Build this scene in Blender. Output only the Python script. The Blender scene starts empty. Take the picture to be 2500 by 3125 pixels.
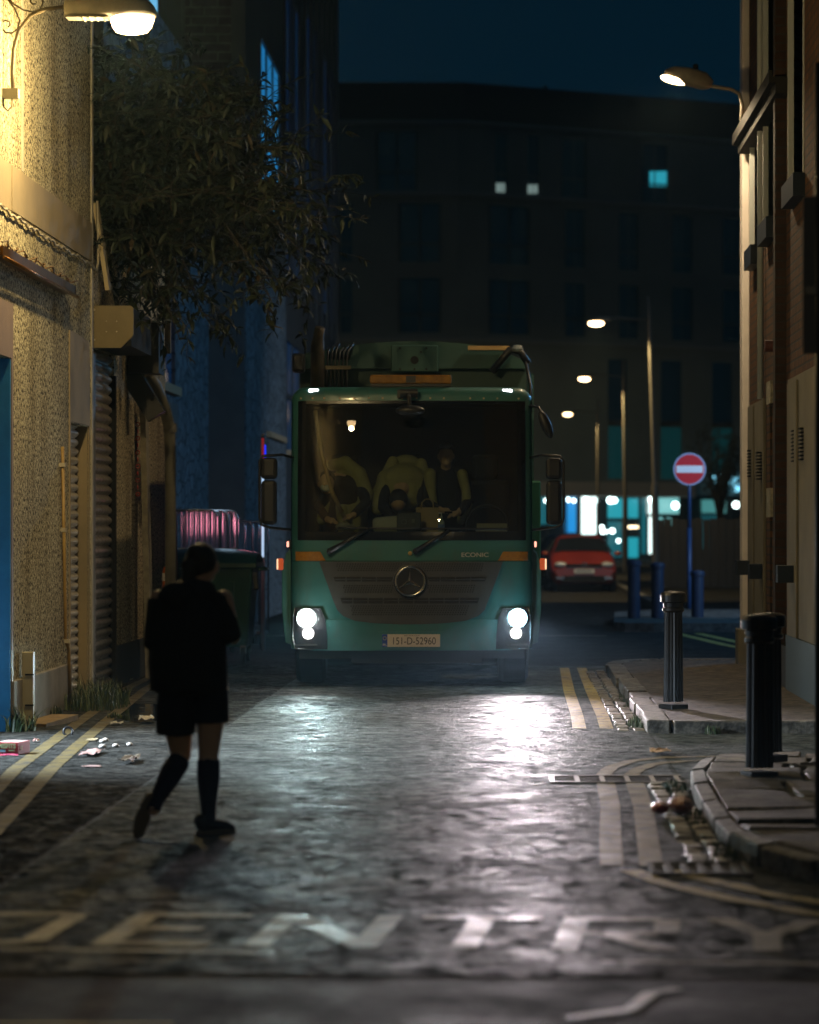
import bpy, bmesh, math, random
from mathutils import Vector, Matrix, noise as mnoise
rnd = random.Random(7)
SC = bpy.context.scene
COL = SC.collection
R = math.radians

# ------------------------------------------------------------------ camera
EYE = 1.63
F = 9500.0                        # focal length in photograph pixels
cam_d = bpy.data.cameras.new('camera'); cam = bpy.data.objects.new('camera', cam_d); COL.objects.link(cam)
cam.location = (0, 0, EYE); cam.rotation_euler = (R(90), 0, 0)
cam_d.sensor_fit = 'VERTICAL'; cam_d.sensor_height = 36.0
cam_d.lens = F / 3125 * 36.0
cam_d.shift_x = -300 / 3125; cam_d.shift_y = 51 / 3125
cam_d.clip_end = 3000
cam_d.dof.use_dof = True; cam_d.dof.focus_distance = 27.6; cam_d.dof.aperture_fstop = 2.1
SC.camera = cam
# ------------------------------------------------------------------ world: night sky
W = bpy.data.worlds.new('World'); SC.world = W; W.use_nodes = True
wn = W.node_tree; bg = wn.nodes['Background']
sky = wn.nodes.new('ShaderNodeTexSky'); sky.sky_type = 'NISHITA'; sky.sun_disc = False
sky.sun_elevation = R(-4); sky.sun_rotation = R(200)
tint = wn.nodes.new('ShaderNodeMix'); tint.data_type = 'RGBA'; tint.blend_type = 'ADD'; tint.inputs[0].default_value = 1
tint.inputs[7].default_value = (0.0008, 0.0088, 0.0175, 1)
mul = wn.nodes.new('ShaderNodeMix'); mul.data_type = 'RGBA'; mul.blend_type = 'MULTIPLY'; mul.inputs[0].default_value = 1
mul.inputs[7].default_value = (0.01, 0.03, 0.05, 1)
wn.links.new(sky.outputs[0], mul.inputs[6]); wn.links.new(mul.outputs[2], tint.inputs[6]); wn.links.new(tint.outputs[2], bg.inputs[0])
bg.inputs[1].default_value = 1.0
SC.view_settings.view_transform = 'Standard'; SC.view_settings.look = 'None'
SC.view_settings.exposure = 0.0; SC.view_settings.gamma = 1
SC.cycles.max_bounces = 6; SC.cycles.transparent_max_bounces = 12
SC.cycles.sample_clamp_indirect = 4.0

# ------------------------------------------------------------------ helpers: photograph pixel -> place
def gp(px, py, h=0.0):
    s = (py - 1613) / (EYE - h); return ((px - 1550) / s, F / s)
def onx(px, py, X):               # point on the wall plane x = X
    s = (px - 1550) / X; return (F / s, EYE - (py - 1613) / s)
def xz(px, py, s):
    return ((px - 1550) / s, EYE - (py - 1613) / s)

# ------------------------------------------------------------------ materials
def nodes_of(m):
    return m.node_tree.nodes, m.node_tree.links
def new_mat(name):
    m = bpy.data.materials.new(name); m.use_nodes = True
    return m, m.node_tree.nodes['Principled BSDF']
def rgba(c): return (c[0], c[1], c[2], 1)
def tc(m):
    N, L = nodes_of(m); t = N.get('TC')
    if not t: t = N.new('ShaderNodeTexCoord'); t.name = 'TC'
    return t.outputs['Object']
def noise(m, scale, detail=4, rough=.55, vec=None, stretch=None):
    N, L = nodes_of(m); n = N.new('ShaderNodeTexNoise'); n.inputs['Scale'].default_value = scale
    n.inputs['Detail'].default_value = detail; n.inputs['Roughness'].default_value = rough
    v = vec or tc(m)
    if stretch:
        mp = N.new('ShaderNodeMapping'); mp.inputs['Scale'].default_value = stretch; L.new(v, mp.inputs[0]); v = mp.outputs[0]
    L.new(v, n.inputs['Vector']); return n.outputs['Fac']
def ramp(m, fac, stops, interp='LINEAR'):
    N, L = nodes_of(m); r = N.new('ShaderNodeValToRGB'); r.color_ramp.interpolation = interp
    el = r.color_ramp.elements
    while len(el) < len(stops): el.new(.5)
    for e, (p, c) in zip(el, stops):
        e.position = p; e.color = rgba(c) if isinstance(c, (tuple, list)) else (c, c, c, 1)
    L.new(fac, r.inputs[0]); return r.outputs[0]
def mixc(m, fac, a, b, mode='MIX'):
    N, L = nodes_of(m); x = N.new('ShaderNodeMix'); x.data_type = 'RGBA'; x.blend_type = mode
    for k, s in ((0, fac), (6, a), (7, b)):
        if hasattr(s, 'links') or hasattr(s, 'is_linked'): L.new(s, x.inputs[k])
        elif k == 0: x.inputs[0].default_value = s
        else: x.inputs[k].default_value = rgba(s)
    return x.outputs[2]
def bump(m, h, strength=.4, dist=.01):
    N, L = nodes_of(m); b = N.new('ShaderNodeBump'); b.inputs['Strength'].default_value = strength
    b.inputs['Distance'].default_value = dist; L.new(h, b.inputs['Height'])
    bs = N['Principled BSDF']
    if bs.inputs['Normal'].is_linked: L.new(bs.inputs['Normal'].links[0].from_socket, b.inputs['Normal'])
    L.new(b.outputs[0], bs.inputs['Normal'])
def link(m, sock, name):
    N, L = nodes_of(m); L.new(sock, N['Principled BSDF'].inputs[name])
MATS = {}
def M(name, col=(.5, .5, .5), rough=.6, metal=0, col2=None, nscale=6, bmp=None, emit=None, coat=0, spec=None, rvar=None):
    if name in MATS: return MATS[name]
    m, b = new_mat(name); MATS[name] = m
    b.inputs['Base Color'].default_value = rgba(col); b.inputs['Roughness'].default_value = rough; b.inputs['Metallic'].default_value = metal
    if spec is not None: b.inputs['Specular IOR Level'].default_value = spec
    if coat: b.inputs['Coat Weight'].default_value = coat; b.inputs['Coat Roughness'].default_value = .12
    if col2:
        f = ramp(m, noise(m, nscale, 6, .6), [(.35, 0.0), (.65, 1.0)])
        link(m, mixc(m, f, col, col2), 'Base Color')
    if rvar:
        link(m, ramp(m, noise(m, rvar[0], 5), [(.35, rvar[1]), (.65, rvar[2])]), 'Roughness')
    if bmp: bump(m, noise(m, bmp[0], 6, .6), bmp[1], bmp[2])
    if emit:
        b.inputs['Emission Color'].default_value = rgba(emit[0]); b.inputs['Emission Strength'].default_value = emit[1]
    return m
def pebble(name, light, dark, scale=34, thr=.5):
    m, b = new_mat(name); MATS[name] = m
    n1 = noise(m, scale, 2.5, .6); n2 = noise(m, scale * 2.3, 2, .5); n3 = noise(m, .9, 4, .6)
    f = ramp(m, n1, [(thr - .09, 0.0), (thr + .05, 1.0)])
    f2 = ramp(m, n2, [(.36, 0.0), (.5, 1.0)])
    ff = mixc(m, 1.0, f, f2, 'MULTIPLY')
    c = mixc(m, ff, dark, light)
    st = ramp(m, n3, [(.3, (.72, .68, .62)), (.6, (1, 1, 1))])
    c = mixc(m, 1.0, c, st, 'MULTIPLY')
    c = mixc(m, 1.0, c, ramp(m, noise(m, 1.0, 5, .7, stretch=(2.2, 2.2, .22)), [(.36, (.62, .60, .56)), (.52, (1, 1, 1))]), 'MULTIPLY')
    link(m, c, 'Base Color'); b.inputs['Roughness'].default_value = .9; b.inputs['Specular IOR Level'].default_value = .2
    bump(m, n1, .9, .012)
    return m
def bricks(name, c1, c2, mortar, axes='YZ', bw=.225, bh=.075, ms=.012, rough=.85, bs=.5):
    m, b = new_mat(name); MATS[name] = m; N, L = nodes_of(m)
    sp = N.new('ShaderNodeSeparateXYZ'); L.new(tc(m), sp.inputs[0]); cb = N.new('ShaderNodeCombineXYZ')
    L.new(sp.outputs[axes[0]], cb.inputs[0]); L.new(sp.outputs[axes[1]], cb.inputs[1])
    t = N.new('ShaderNodeTexBrick'); L.new(cb.outputs[0], t.inputs['Vector'])
    t.inputs['Scale'].default_value = 1; t.inputs['Brick Width'].default_value = bw; t.inputs['Row Height'].default_value = bh
    t.inputs['Mortar Size'].default_value = ms; t.inputs['Mortar Smooth'].default_value = .2; t.inputs['Bias'].default_value = -.1
    t.inputs['Color1'].default_value = rgba(c1); t.inputs['Color2'].default_value = rgba(c2); t.inputs['Mortar'].default_value = rgba(mortar)
    n = noise(m, 5, 6, .65)
    c = mixc(m, 1.0, t.outputs['Color'], ramp(m, n, [(.3, (.6, .58, .55)), (.65, (1.1, 1.1, 1.1))]), 'MULTIPLY')
    link(m, c, 'Base Color'); b.inputs['Roughness'].default_value = rough; b.inputs['Specular IOR Level'].default_value = .25
    N2 = N.new('ShaderNodeMath'); N2.operation = 'SUBTRACT'; N2.inputs[0].default_value = 1; L.new(t.outputs['Fac'], N2.inputs[1])
    bump(m, noise(m, 60, 3), .25, .006); bump(m, N2.outputs[0], bs, .012)
    return m
def rubble(name, c1, c2, mortar, scale=2.6):
    m, b = new_mat(name); MATS[name] = m; N, L = nodes_of(m)
    mp = N.new('ShaderNodeMapping'); mp.inputs['Scale'].default_value = (scale, scale, scale * 1.9); L.new(tc(m), mp.inputs[0])
    ad = N.new('ShaderNodeVectorMath'); ad.operation = 'ADD'; L.new(mp.outputs[0], ad.inputs[0])
    nz = N.new('ShaderNodeTexNoise'); nz.inputs['Scale'].default_value = 1.5; L.new(tc(m), nz.inputs['Vector'])
    L.new(nz.outputs['Color'], ad.inputs[1])
    v = N.new('ShaderNodeTexVoronoi'); v.feature = 'DISTANCE_TO_EDGE'; L.new(ad.outputs[0], v.inputs['Vector']); v.inputs['Scale'].default_value = 1
    v2 = N.new('ShaderNodeTexVoronoi'); L.new(ad.outputs[0], v2.inputs['Vector']); v2.inputs['Scale'].default_value = 1
    sep = N.new('ShaderNodeSeparateColor'); L.new(v2.outputs['Color'], sep.inputs[0])
    st = mixc(m, sep.outputs[0], c1, c2)
    e = ramp(m, v.outputs['Distance'], [(.02, 0.0), (.09, 1.0)])
    c = mixc(m, e, mortar, st)
    c = mixc(m, 1.0, c, ramp(m, noise(m, 4, 6, .7), [(.3, (.55, .55, .55)), (.7, (1.15, 1.15, 1.15))]), 'MULTIPLY')
    link(m, c, 'Base Color'); b.inputs['Roughness'].default_value = .85
    bump(m, noise(m, 25, 5, .7), .4, .02); bump(m, e, .7, .03)
    return m
def paint_worn(name, col, under, thr=.5, scale=9):
    m, b = new_mat(name); MATS[name] = m
    n = noise(m, scale, 8, .7)
    f = ramp(m, n, [(thr - .08, 0.0), (thr + .06, 1.0)])
    link(m, mixc(m, f, under, col), 'Base Color'); link(m, ramp(m, noise(m, 4, 5), [(.35, .38), (.65, .62)]), 'Roughness')
    bump(m, noise(m, 55, 5, .7), .4, .008); b.inputs['Specular IOR Level'].default_value = .07
    return m
def asphalt(name, c1, c2, r1, r2, bs=.7, bd=.014, fine=70, coarse=7, crack=0.0, spec=.5, cs=.4, blot=9, glint=None):
    m, b = new_mat(name); MATS[name] = m
    b.inputs['Specular IOR Level'].default_value = spec
    if glint:
        gl_ = mixc(m, 1.0, ramp(m, noise(m, 8.5, 7, .72), [(glint[0], 0.0), (glint[1], glint[2])]), ramp(m, noise(m, 1.3, 3, .5), [(.35, .25), (.6, 1.0)]), 'MULTIPLY')
        link(m, gl_, 'Specular IOR Level')
    n = noise(m, 1.1, 8, .65); n2 = noise(m, fine, 3, .6)
    c = mixc(m, ramp(m, n, [(.35, 0.0), (.65, 1.0)]), c1, c2)
    c = mixc(m, 1.0, c, ramp(m, n2, [(.3, (.55, .55, .55)), (.7, (1.35, 1.35, 1.35))]), 'MULTIPLY')
    c = mixc(m, 1.0, c, ramp(m, noise(m, blot, 4, .6), [(.35, (.36, .36, .36)), (.63, (1.35, 1.35, 1.35))]), 'MULTIPLY')
    link(m, c, 'Base Color')
    link(m, ramp(m, noise(m, 2.3, 6, .65), [(.33, r1), (.67, r2)]), 'Roughness')
    bump(m, noise(m, coarse, 5, .65), cs, .03); bump(m, n2, bs, bd)
    return m
def emitm(name, col, strength):
    if name in MATS: return MATS[name]
    m = bpy.data.materials.new(name); m.use_nodes = True; MATS[name] = m
    b = m.node_tree.nodes['Principled BSDF']
    b.inputs['Base Color'].default_value = (.02, .02, .02, 1)
    b.inputs['Emission Color'].default_value = rgba(col); b.inputs['Emission Strength'].default_value = strength
    return m
def thin_glass(name, tint=(1, 1, 1), refl=.08, rough=.0, dirt=None):
    m = bpy.data.materials.new(name); m.use_nodes = True; MATS[name] = m
    N, L = nodes_of(m); out = N['Material Output']; N.remove(N['Principled BSDF'])
    tr = N.new('ShaderNodeBsdfTransparent'); tr.inputs[0].default_value = rgba(tint)
    gl = N.new('ShaderNodeBsdfGlossy'); gl.inputs['Roughness'].default_value = rough
    fr = N.new('ShaderNodeFresnel'); fr.inputs[0].default_value = 1.5
    mx = N.new('ShaderNodeMixShader'); L.new(fr.outputs[0], mx.inputs[0]); L.new(tr.outputs[0], mx.inputs[1]); L.new(gl.outputs[0], mx.inputs[2])
    last = mx.outputs[0]
    if dirt:
        df = N.new('ShaderNodeBsdfDiffuse'); df.inputs[0].default_value = (.5, .46, .4, 1)
        m2 = N.new('ShaderNodeMixShader')
        f = ramp(m, noise(m, 2.2, 7, .7), [(.35, dirt * .4), (.75, dirt)])
        L.new(f, m2.inputs[0]); L.new(last, m2.inputs[1]); L.new(df.outputs[0], m2.inputs[2]); last = m2.outputs[0]
    L.new(last, out.inputs[0]); return m

# ------------------------------------------------------------------ mesh builder
class MB:
    def __init__(s): s.v = []; s.f = []
    def add(s, vs, fs):
        k = len(s.v); s.v += [tuple(p) for p in vs]; s.f += [tuple(i + k for i in f) for f in fs]; return s
    def box(s, x0, x1, y0, y1, z0, z1, rot=None, piv=None):
        vs = [(x, y, z) for z in (z0, z1) for x, y in ((x0, y0), (x1, y0), (x1, y1), (x0, y1))]
        if rot is not None:
            c = Vector(piv) if piv else Vector(((x0 + x1) / 2, (y0 + y1) / 2, (z0 + z1) / 2))
            vs = [c + rot @ (Vector(p) - c) for p in vs]
        return s.add(vs, [(0, 3, 2, 1), (4, 5, 6, 7), (0, 1, 5, 4), (1, 2, 6, 5), (2, 3, 7, 6), (3, 0, 4, 7)])
    def prism(s, poly, d0, d1, axis='z'):
        n = len(poly)
        def P(a, b, d): return {'z': (a, b, d), 'y': (a, d, b), 'x': (d, a, b)}[axis]
        vs = [P(a, b, d0) for a, b in poly] + [P(a, b, d1) for a, b in poly]
        fs = [tuple(range(n))[::-1], tuple(range(n, 2 * n))] + [(i, (i + 1) % n, n + (i + 1) % n, n + i) for i in range(n)]
        return s.add(vs, fs)
    def poly(s, pts): return s.add(pts, [tuple(range(len(pts)))])
    def tube(s, pts, r, n=8, cap=True):
        pts = [Vector(p) for p in pts]; rs = r if isinstance(r, (list, tuple)) else [r] * len(pts)
        rings = []; up = None
        for i, p in enumerate(pts):
            d = (pts[min(i + 1, len(pts) - 1)] - pts[max(i - 1, 0)])
            d = d.normalized() if d.length > 1e-9 else Vector((0, 0, 1))
            if up is None: up = Vector((1, 0, 0)) if abs(d.x) < .8 else Vector((0, 1, 0))
            u = (up - d * up.dot(d)); u = u.normalized() if u.length > 1e-6 else d.orthogonal().normalized()
            v = d.cross(u); up = u
            rr = rs[i]; ra, rb = rr if isinstance(rr, (tuple, list)) else (rr, rr)
            rings.append([p + u * (ra * math.cos(2 * math.pi * k / n)) + v * (rb * math.sin(2 * math.pi * k / n)) for k in range(n)])
        vs = [q for g in rings for q in g]; fs = []
        for i in range(len(rings) - 1):
            for k in range(n):
                a = i * n + k; b = i * n + (k + 1) % n; fs.append((a, b, b + n, a + n))
        if cap: fs += [tuple(range(n))[::-1], tuple(range(len(vs) - n, len(vs)))]
        return s.add(vs, fs)
    def lathe(s, prof, c=(0, 0, 0), n=20, axis='z', mod=None):
        vs = []; fs = []
        for r, h in prof:
            for k in range(n):
                a = 2 * math.pi * k / n; rr = r * (mod(k, h) if mod else 1)
                x, y = rr * math.cos(a), rr * math.sin(a)
                p = {'z': (x, y, h), 'y': (x, h, y), 'x': (h, x, y)}[axis]
                vs.append((p[0] + c[0], p[1] + c[1], p[2] + c[2]))
        for i in range(len(prof) - 1):
            for k in range(n):
                a = i * n + k; b = i * n + (k + 1) % n; fs.append((a, b, b + n, a + n))
        fs += [tuple(range(n))[::-1], tuple(range(len(vs) - n, len(vs)))]
        return s.add(vs, fs)
    def ball(s, c, r, n=12, m=8):
        rx, ry, rz = r if isinstance(r, (tuple, list)) else (r, r, r)
        vs = [(c[0], c[1], c[2] - rz)]
        for j in range(1, m):
            t = math.pi * j / m
            for k in range(n):
                a = 2 * math.pi * k / n
                vs.append((c[0] + rx * math.sin(t) * math.cos(a), c[1] + ry * math.sin(t) * math.sin(a), c[2] - rz * math.cos(t)))
        vs.append((c[0], c[1], c[2] + rz)); top = len(vs) - 1; fs = []
        for k in range(n):
            fs.append((0, 1 + (k + 1) % n, 1 + k)); fs.append((top, 1 + (m - 2) * n + k, 1 + (m - 2) * n + (k + 1) % n))
        for j in range(m - 2):
            for k in range(n):
                a = 1 + j * n + k; b = 1 + j * n + (k + 1) % n; fs.append((a, b, b + n, a + n))
        return s.add(vs, fs)
    def grid(s, rows):
        n = len(rows[0]); vs = [p for r in rows for p in r]
        return s.add(vs, [(i * n + k, i * n + k + 1, (i + 1) * n + k + 1, (i + 1) * n + k) for i in range(len(rows) - 1) for k in range(n - 1)])
    def torus(s, c, R0, r, axis='y', n=28, m=8, arc=1.0):
        vs = []; fs = []; full = arc >= 1; N_ = n if full else n + 1
        for i in range(N_):
            a = 2 * math.pi * arc * i / n
            for k in range(m):
                b = 2 * math.pi * k / m; q = R0 + r * math.cos(b); h = r * math.sin(b)
                p = {'y': (q * math.cos(a), h, q * math.sin(a)), 'z': (q * math.cos(a), q * math.sin(a), h), 'x': (h, q * math.cos(a), q * math.sin(a))}[axis]
                vs.append((c[0] + p[0], c[1] + p[1], c[2] + p[2]))
        for i in range(n if full else n):
            for k in range(m):
                a = i * m + k; b = i * m + (k + 1) % m; e = ((i + 1) % N_) * m
                fs.append((a, b, e + (k + 1) % m, e + k))
        return s.add(vs, fs)
    def build(s, name, mat, parent=None, smooth=False, bevel=0, solid=0, recalc=True):
        me = bpy.data.meshes.new(name); me.from_pydata(s.v, [], s.f)
        if recalc:
            bm = bmesh.new(); bm.from_mesh(me); bmesh.ops.recalc_face_normals(bm, faces=bm.faces); bm.to_mesh(me); bm.free()
        if smooth:
            for p in me.polygons: p.use_smooth = True
        me.materials.append(mat)
        o = bpy.data.objects.new(name, me); COL.objects.link(o)
        if parent: o.parent = parent
        if solid:
            md = o.modifiers.new('thick', 'SOLIDIFY'); md.thickness = solid; md.offset = 0
        if bevel:
            md = o.modifiers.new('edge', 'BEVEL'); md.width = bevel; md.segments = 2; md.limit_method = 'ANGLE'; md.angle_limit = R(35)
        return o
def street_h(x, y):
    if 11.4 <= y <= 33 and -2.31 < x < 1.13: amp, sc = .0038, 6.5
    elif 14 <= y <= 33 and -4.0 <= x <= -2.31: amp, sc = .0065, 8.0
    else: return .003
    p = Vector((x * sc, y * sc, 0))
    h = mnoise.noise(p) + .6 * mnoise.noise(p * 2.3)
    g = .5 + .8 * max(-.4, min(.6, mnoise.noise(Vector((x * .7, y * .4, 3)))))
    return .0035 + (.005 + amp * h * g) * max(0, min(1, (y - 11.35) / .5))
def drape(mb, step=.045, lift=.0025):
    bm = bmesh.new(); vs = [bm.verts.new(v) for v in mb.v]
    for f in mb.f: bm.faces.new([vs[i] for i in f])
    xs = [v[0] for v in mb.v]; ys = [v[1] for v in mb.v]
    for ax, (lo, hi) in ((0, (min(xs), max(xs))), (1, (min(ys), max(ys)))):
        t = lo + step
        while t < hi:
            co = (t, 0, 0) if ax == 0 else (0, t, 0); no = (1, 0, 0) if ax == 0 else (0, 1, 0)
            bmesh.ops.bisect_plane(bm, geom=bm.verts[:] + bm.edges[:] + bm.faces[:], dist=1e-5, plane_co=co, plane_no=no); t += step
    bm.verts.index_update(); out = MB()
    out.v = [(v.co.x, v.co.y, street_h(v.co.x, v.co.y) + lift) for v in bm.verts]; out.f = [tuple(v.index for v in f.verts) for f in bm.faces]
    bm.free(); return out
def rough_sheet(name, x0, x1, y0, y1, z, mat, dx, dy, amp, sc):
    # a street surface with real unevenness
    nx = int((x1 - x0) / dx); ny = int((y1 - y0) / dy); rows = []
    for j in range(ny + 1):
        y = y0 + (y1 - y0) * j / ny; row = []
        for i in range(nx + 1):
            x = x0 + (x1 - x0) * i / nx
            row.append((x, y, street_h(x, y)))
        rows.append(row)
    o = MB().grid(rows).build(name, mat, smooth=True, recalc=False); o['kind'] = 'structure'; return o
def tag(o, label, cat, group=None):
    o['label'] = label; o['category'] = cat
    if group: o['group'] = group
    return o
def struct(o): o['kind'] = 'structure'; return o
def thing(name, label, cat, loc=(0, 0, 0), rz=0, group=None):
    o = bpy.data.objects.new(name, None); COL.objects.link(o); o.location = loc; o.rotation_euler = (0, 0, rz)
    o.empty_display_size = .2
    return tag(o, label, cat, group)
def dup(root, loc, rz=0, label=None, scale=None):
    def cp(o, par):
        c = o.copy(); COL.objects.link(c)
        if par: c.parent = par
        for ch in list(o.children): cp(ch, c)
        return c
    r = cp(root, None); r.location = loc; r.rotation_euler = (0, 0, rz)
    if scale: r.scale = scale
    if label: r['label'] = label
    return r
def text(body, size, mat, name, parent, loc, rot=(R(90), 0, 0), depth=.002, bold=0.0, sx=1.0, align='CENTER'):
    cu = bpy.data.curves.new(name, 'FONT'); cu.body = body; cu.size = size; cu.extrude = depth; cu.offset = bold; cu.align_x = align; cu.align_y = 'CENTER'
    t = bpy.data.objects.new('tmp_text', cu); COL.objects.link(t)
    dg = bpy.context.evaluated_depsgraph_get(); dg.update()
    me = bpy.data.meshes.new_from_object(t.evaluated_get(dg)); bpy.data.objects.remove(t); bpy.data.curves.remove(cu)
    me.materials.clear(); me.materials.append(mat)
    o = bpy.data.objects.new(name, me); COL.objects.link(o); o.parent = parent; o.location = loc; o.rotation_euler = rot; o.scale = (sx, 1, 1)
    return o
def blob(name, chains, balls, mat, parent, voxel=.012, sm=6, cap=1.0):
    """one continuous surface grown over tapered limbs"""
    b = MB()
    for ch in chains:
        pts = [c[:3] for c in ch]; rs = [c[3] for c in ch]
        # refine so that the taper is round
        b.tube(pts, rs, 12)
        for p, r_ in zip(pts, rs):
            ra, rb = r_ if isinstance(r_, (tuple, list)) else (r_, r_)
            b.ball(p, (ra, rb, min(ra, rb) * cap), 10, 8)
    for c, r_ in balls: b.ball(c, r_, 14, 10)
    me = bpy.data.meshes.new('tmp'); me.from_pydata(b.v, [], b.f)
    bm = bmesh.new(); bm.from_mesh(me); bmesh.ops.recalc_face_normals(bm, faces=bm.faces); bm.to_mesh(me); bm.free()
    t = bpy.data.objects.new('tmp_blob', me); COL.objects.link(t)
    md = t.modifiers.new('r', 'REMESH'); md.mode = 'VOXEL'; md.voxel_size = voxel
    if sm:
        md = t.modifiers.new('s', 'SMOOTH'); md.factor = .5; md.iterations = sm
    dg = bpy.context.evaluated_depsgraph_get(); dg.update()
    me2 = bpy.data.meshes.new_from_object(t.evaluated_get(dg)); bpy.data.objects.remove(t); bpy.data.meshes.remove(me)
    me2.name = name
    for p in me2.polygons: p.use_smooth = True
    me2.materials.clear(); me2.materials.append(mat)
    o = bpy.data.objects.new(name, me2); COL.objects.link(o); o.parent = parent
    return o
def light(name, kind, loc, energy, col, parent=None, aim=None, size=.1, spot=60, blend=.3):
    d = bpy.data.lights.new(name, kind); d.energy = energy; d.color = col
    if kind in ('POINT', 'SPOT'): d.shadow_soft_size = size
    if kind == 'AREA': d.size = size
    if kind == 'SPOT': d.spot_size = R(spot); d.spot_blend = blend
    o = bpy.data.objects.new(name, d); COL.objects.link(o); o.location = loc
    if parent: o.parent = parent
    if aim is not None: o.rotation_euler = (Vector(aim) - Vector(loc)).to_track_quat('-Z', 'Y').to_euler()
    return o
# ================================================================== THE SETTING
m_road = asphalt('tarmac', (.02, .021, .021), (.038, .037, .034), .6, .85, spec=.035)
m_lane = asphalt('wet street', (.050, .058, .056), (.115, .128, .122), .45, .72, bs=1.0, bd=.014, fine=38, coarse=9, cs=.5, spec=.07, blot=6, glint=(.45, .69, .07))
m_rough = asphalt('coarse tarmac', (.030, .032, .031), (.075, .074, .068), .5, .8, bs=1.0, bd=.02, fine=26, coarse=8, cs=.6, spec=.0, blot=7, glint=(.50, .70, .08))
m_pave = asphalt('pavement tarmac', (.075, .062, .045), (.12, .098, .07), .7, .9, bs=.7, bd=.012, fine=60, spec=.25)
m_kerb = asphalt('granite kerb', (.11, .098, .078), (.20, .18, .145), .6, .85, bs=.6, bd=.012, fine=40, spec=.3)
m_yellow = paint_worn('yellow line paint', (.42, .31, .09), (.055, .052, .045), .44, 7)
m_yellow2 = paint_worn('pale yellow line paint', (.14, .11, .05), (.06, .058, .05), .46, 7)
m_white = paint_worn('worn white paint', (.25, .225, .175), (.085, .088, .082), .49, 8)
m_dark = M('dark void', (.006, .007, .008), .9)

def sheet(name, pts, z, mat, kind='structure', nx=1):
    o = MB().poly([(x, y, z) for x, y in pts]).build(name, mat); o['kind'] = kind; return o
road = MB().grid([[(x, y, 0) for x in (-120, -40, -8, 8, 40, 120)] for y in (-40, 0, 20, 60, 150, 260)]).build('road', m_road); struct(road)
sheet('street_surface', [(-2.3, 11.42), (1.13, 11.28), (4.5, 11.1), (4.5, 24.9), (1.16, 24.9), (1.16, 36.9), (-2.3, 37.2)], .003, m_lane)
rough_sheet('street_surface', -2.3, 1.13, 11.4, 33.0, .0075, m_lane, .026, .026, .0042, 7.0)
sheet('street_margin', [(-6.0, 11.6), (-2.3, 11.42), (-2.3, 37.2), (-6.0, 37.4)], .0032, m_rough)
rough_sheet('street_margin', -4.0, -2.31, 14.0, 33.0, .0075, m_rough, .024, .024, .006, 9.0)
sheet('tarmac_patch', [(-2.3, 28.3), (-.9, 28.5), (-.7, 30.2), (-1.5, 31), (-2.3, 30.8)], .008, m_road)
sheet('road_joint', [(-2.32, 11.5), (-2.285, 11.5), (-2.30, 30), (-2.335, 30)], .0075, m_dark)

def ribbon(name, pts, w, z, mat):
    P = [Vector((x, y)) for x, y in pts]; L_ = []; R_ = []
    for i, p in enumerate(P):
        d = (P[min(i + 1, len(P) - 1)] - P[max(i - 1, 0)]).normalized(); n = Vector((-d.y, d.x)) * (w / 2)
        L_.append((p.x + n.x, p.y + n.y, z)); R_.append((p.x - n.x, p.y - n.y, z))
    if z < .01: return struct(MB().grid([L_, R_]).build(name, mat))
    rows = []; P2 = []
    for i in range(len(P) - 1):
        k = max(1, int((P[i + 1] - P[i]).length / .05)); P2 += [(i, j / k) for j in range(k)]
    P2.append((len(P) - 2, 1.0))
    for i, t in P2:
        a = Vector(L_[i]).lerp(Vector(L_[i + 1]), t); b = Vector(R_[i]).lerp(Vector(R_[i + 1]), t); row = []
        for k in range(5):
            q = a.lerp(b, k / 4); row.append((q.x, q.y, street_h(q.x, q.y) + .004))
        rows.append(row)
    return struct(MB().grid(rows).build(name, mat, smooth=True))
# double yellow lines along the left wall
ribbon('yellow_line', [(-2.98, 16.5), (-3.10, 18.4), (-3.32, 21), (-3.44, 23.2), (-3.60, 26.2), (-3.86, 31.5), (-3.95, 36)], .105, .0165, m_yellow2)
ribbon('yellow_line', [(-2.74, 16.5), (-2.88, 18.4), (-3.08, 21), (-3.21, 23.2), (-3.38, 26.2), (-3.66, 31.5), (-3.74, 36)], .105, .0165, m_yellow2)
# right hand double yellow lines, far and near stretch, and the ones that curve into the yard
ribbon('yellow_line', [(.58, 25.2), (.60, 27), (.61, 31), (.66, 36.3)], .11, .0165, m_yellow)
ribbon('yellow_line', [(.80, 25.2), (.82, 27), (.83, 31), (.86, 36.3)], .11, .0165, m_yellow)
ribbon('yellow_line', [(.50, 14.95), (.54, 16.4), (.60, 18.2), (.625, 19.9)], .115, .0165, m_yellow2)
ribbon('yellow_line', [(.69, 14.95), (.735, 16.4), (.79, 18.2), (.81, 19.9)], .115, .0165, m_yellow2)
ribbon('yellow_line', [(.625, 20.45), (.70, 21.1), (.86, 21.7), (1.15, 22.1), (1.6, 22.25)], .1, .0165, m_yellow2)
ribbon('yellow_line', [(.81, 20.45), (.87, 20.9), (1.0, 21.4), (1.22, 21.75), (1.42, 21.85)], .1, .0165, m_yellow2)
ribbon('yellow_line', [(.58, 14.75), (.70, 14.25), (.98, 13.6), (1.45, 12.9), (2.2, 12.3)], .105, .0165, m_yellow)
ribbon('yellow_line', [(.80, 14.75), (.90, 14.4), (1.15, 13.85), (1.6, 13.2), (2.3, 12.65)], .105, .0165, m_yellow)
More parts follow.
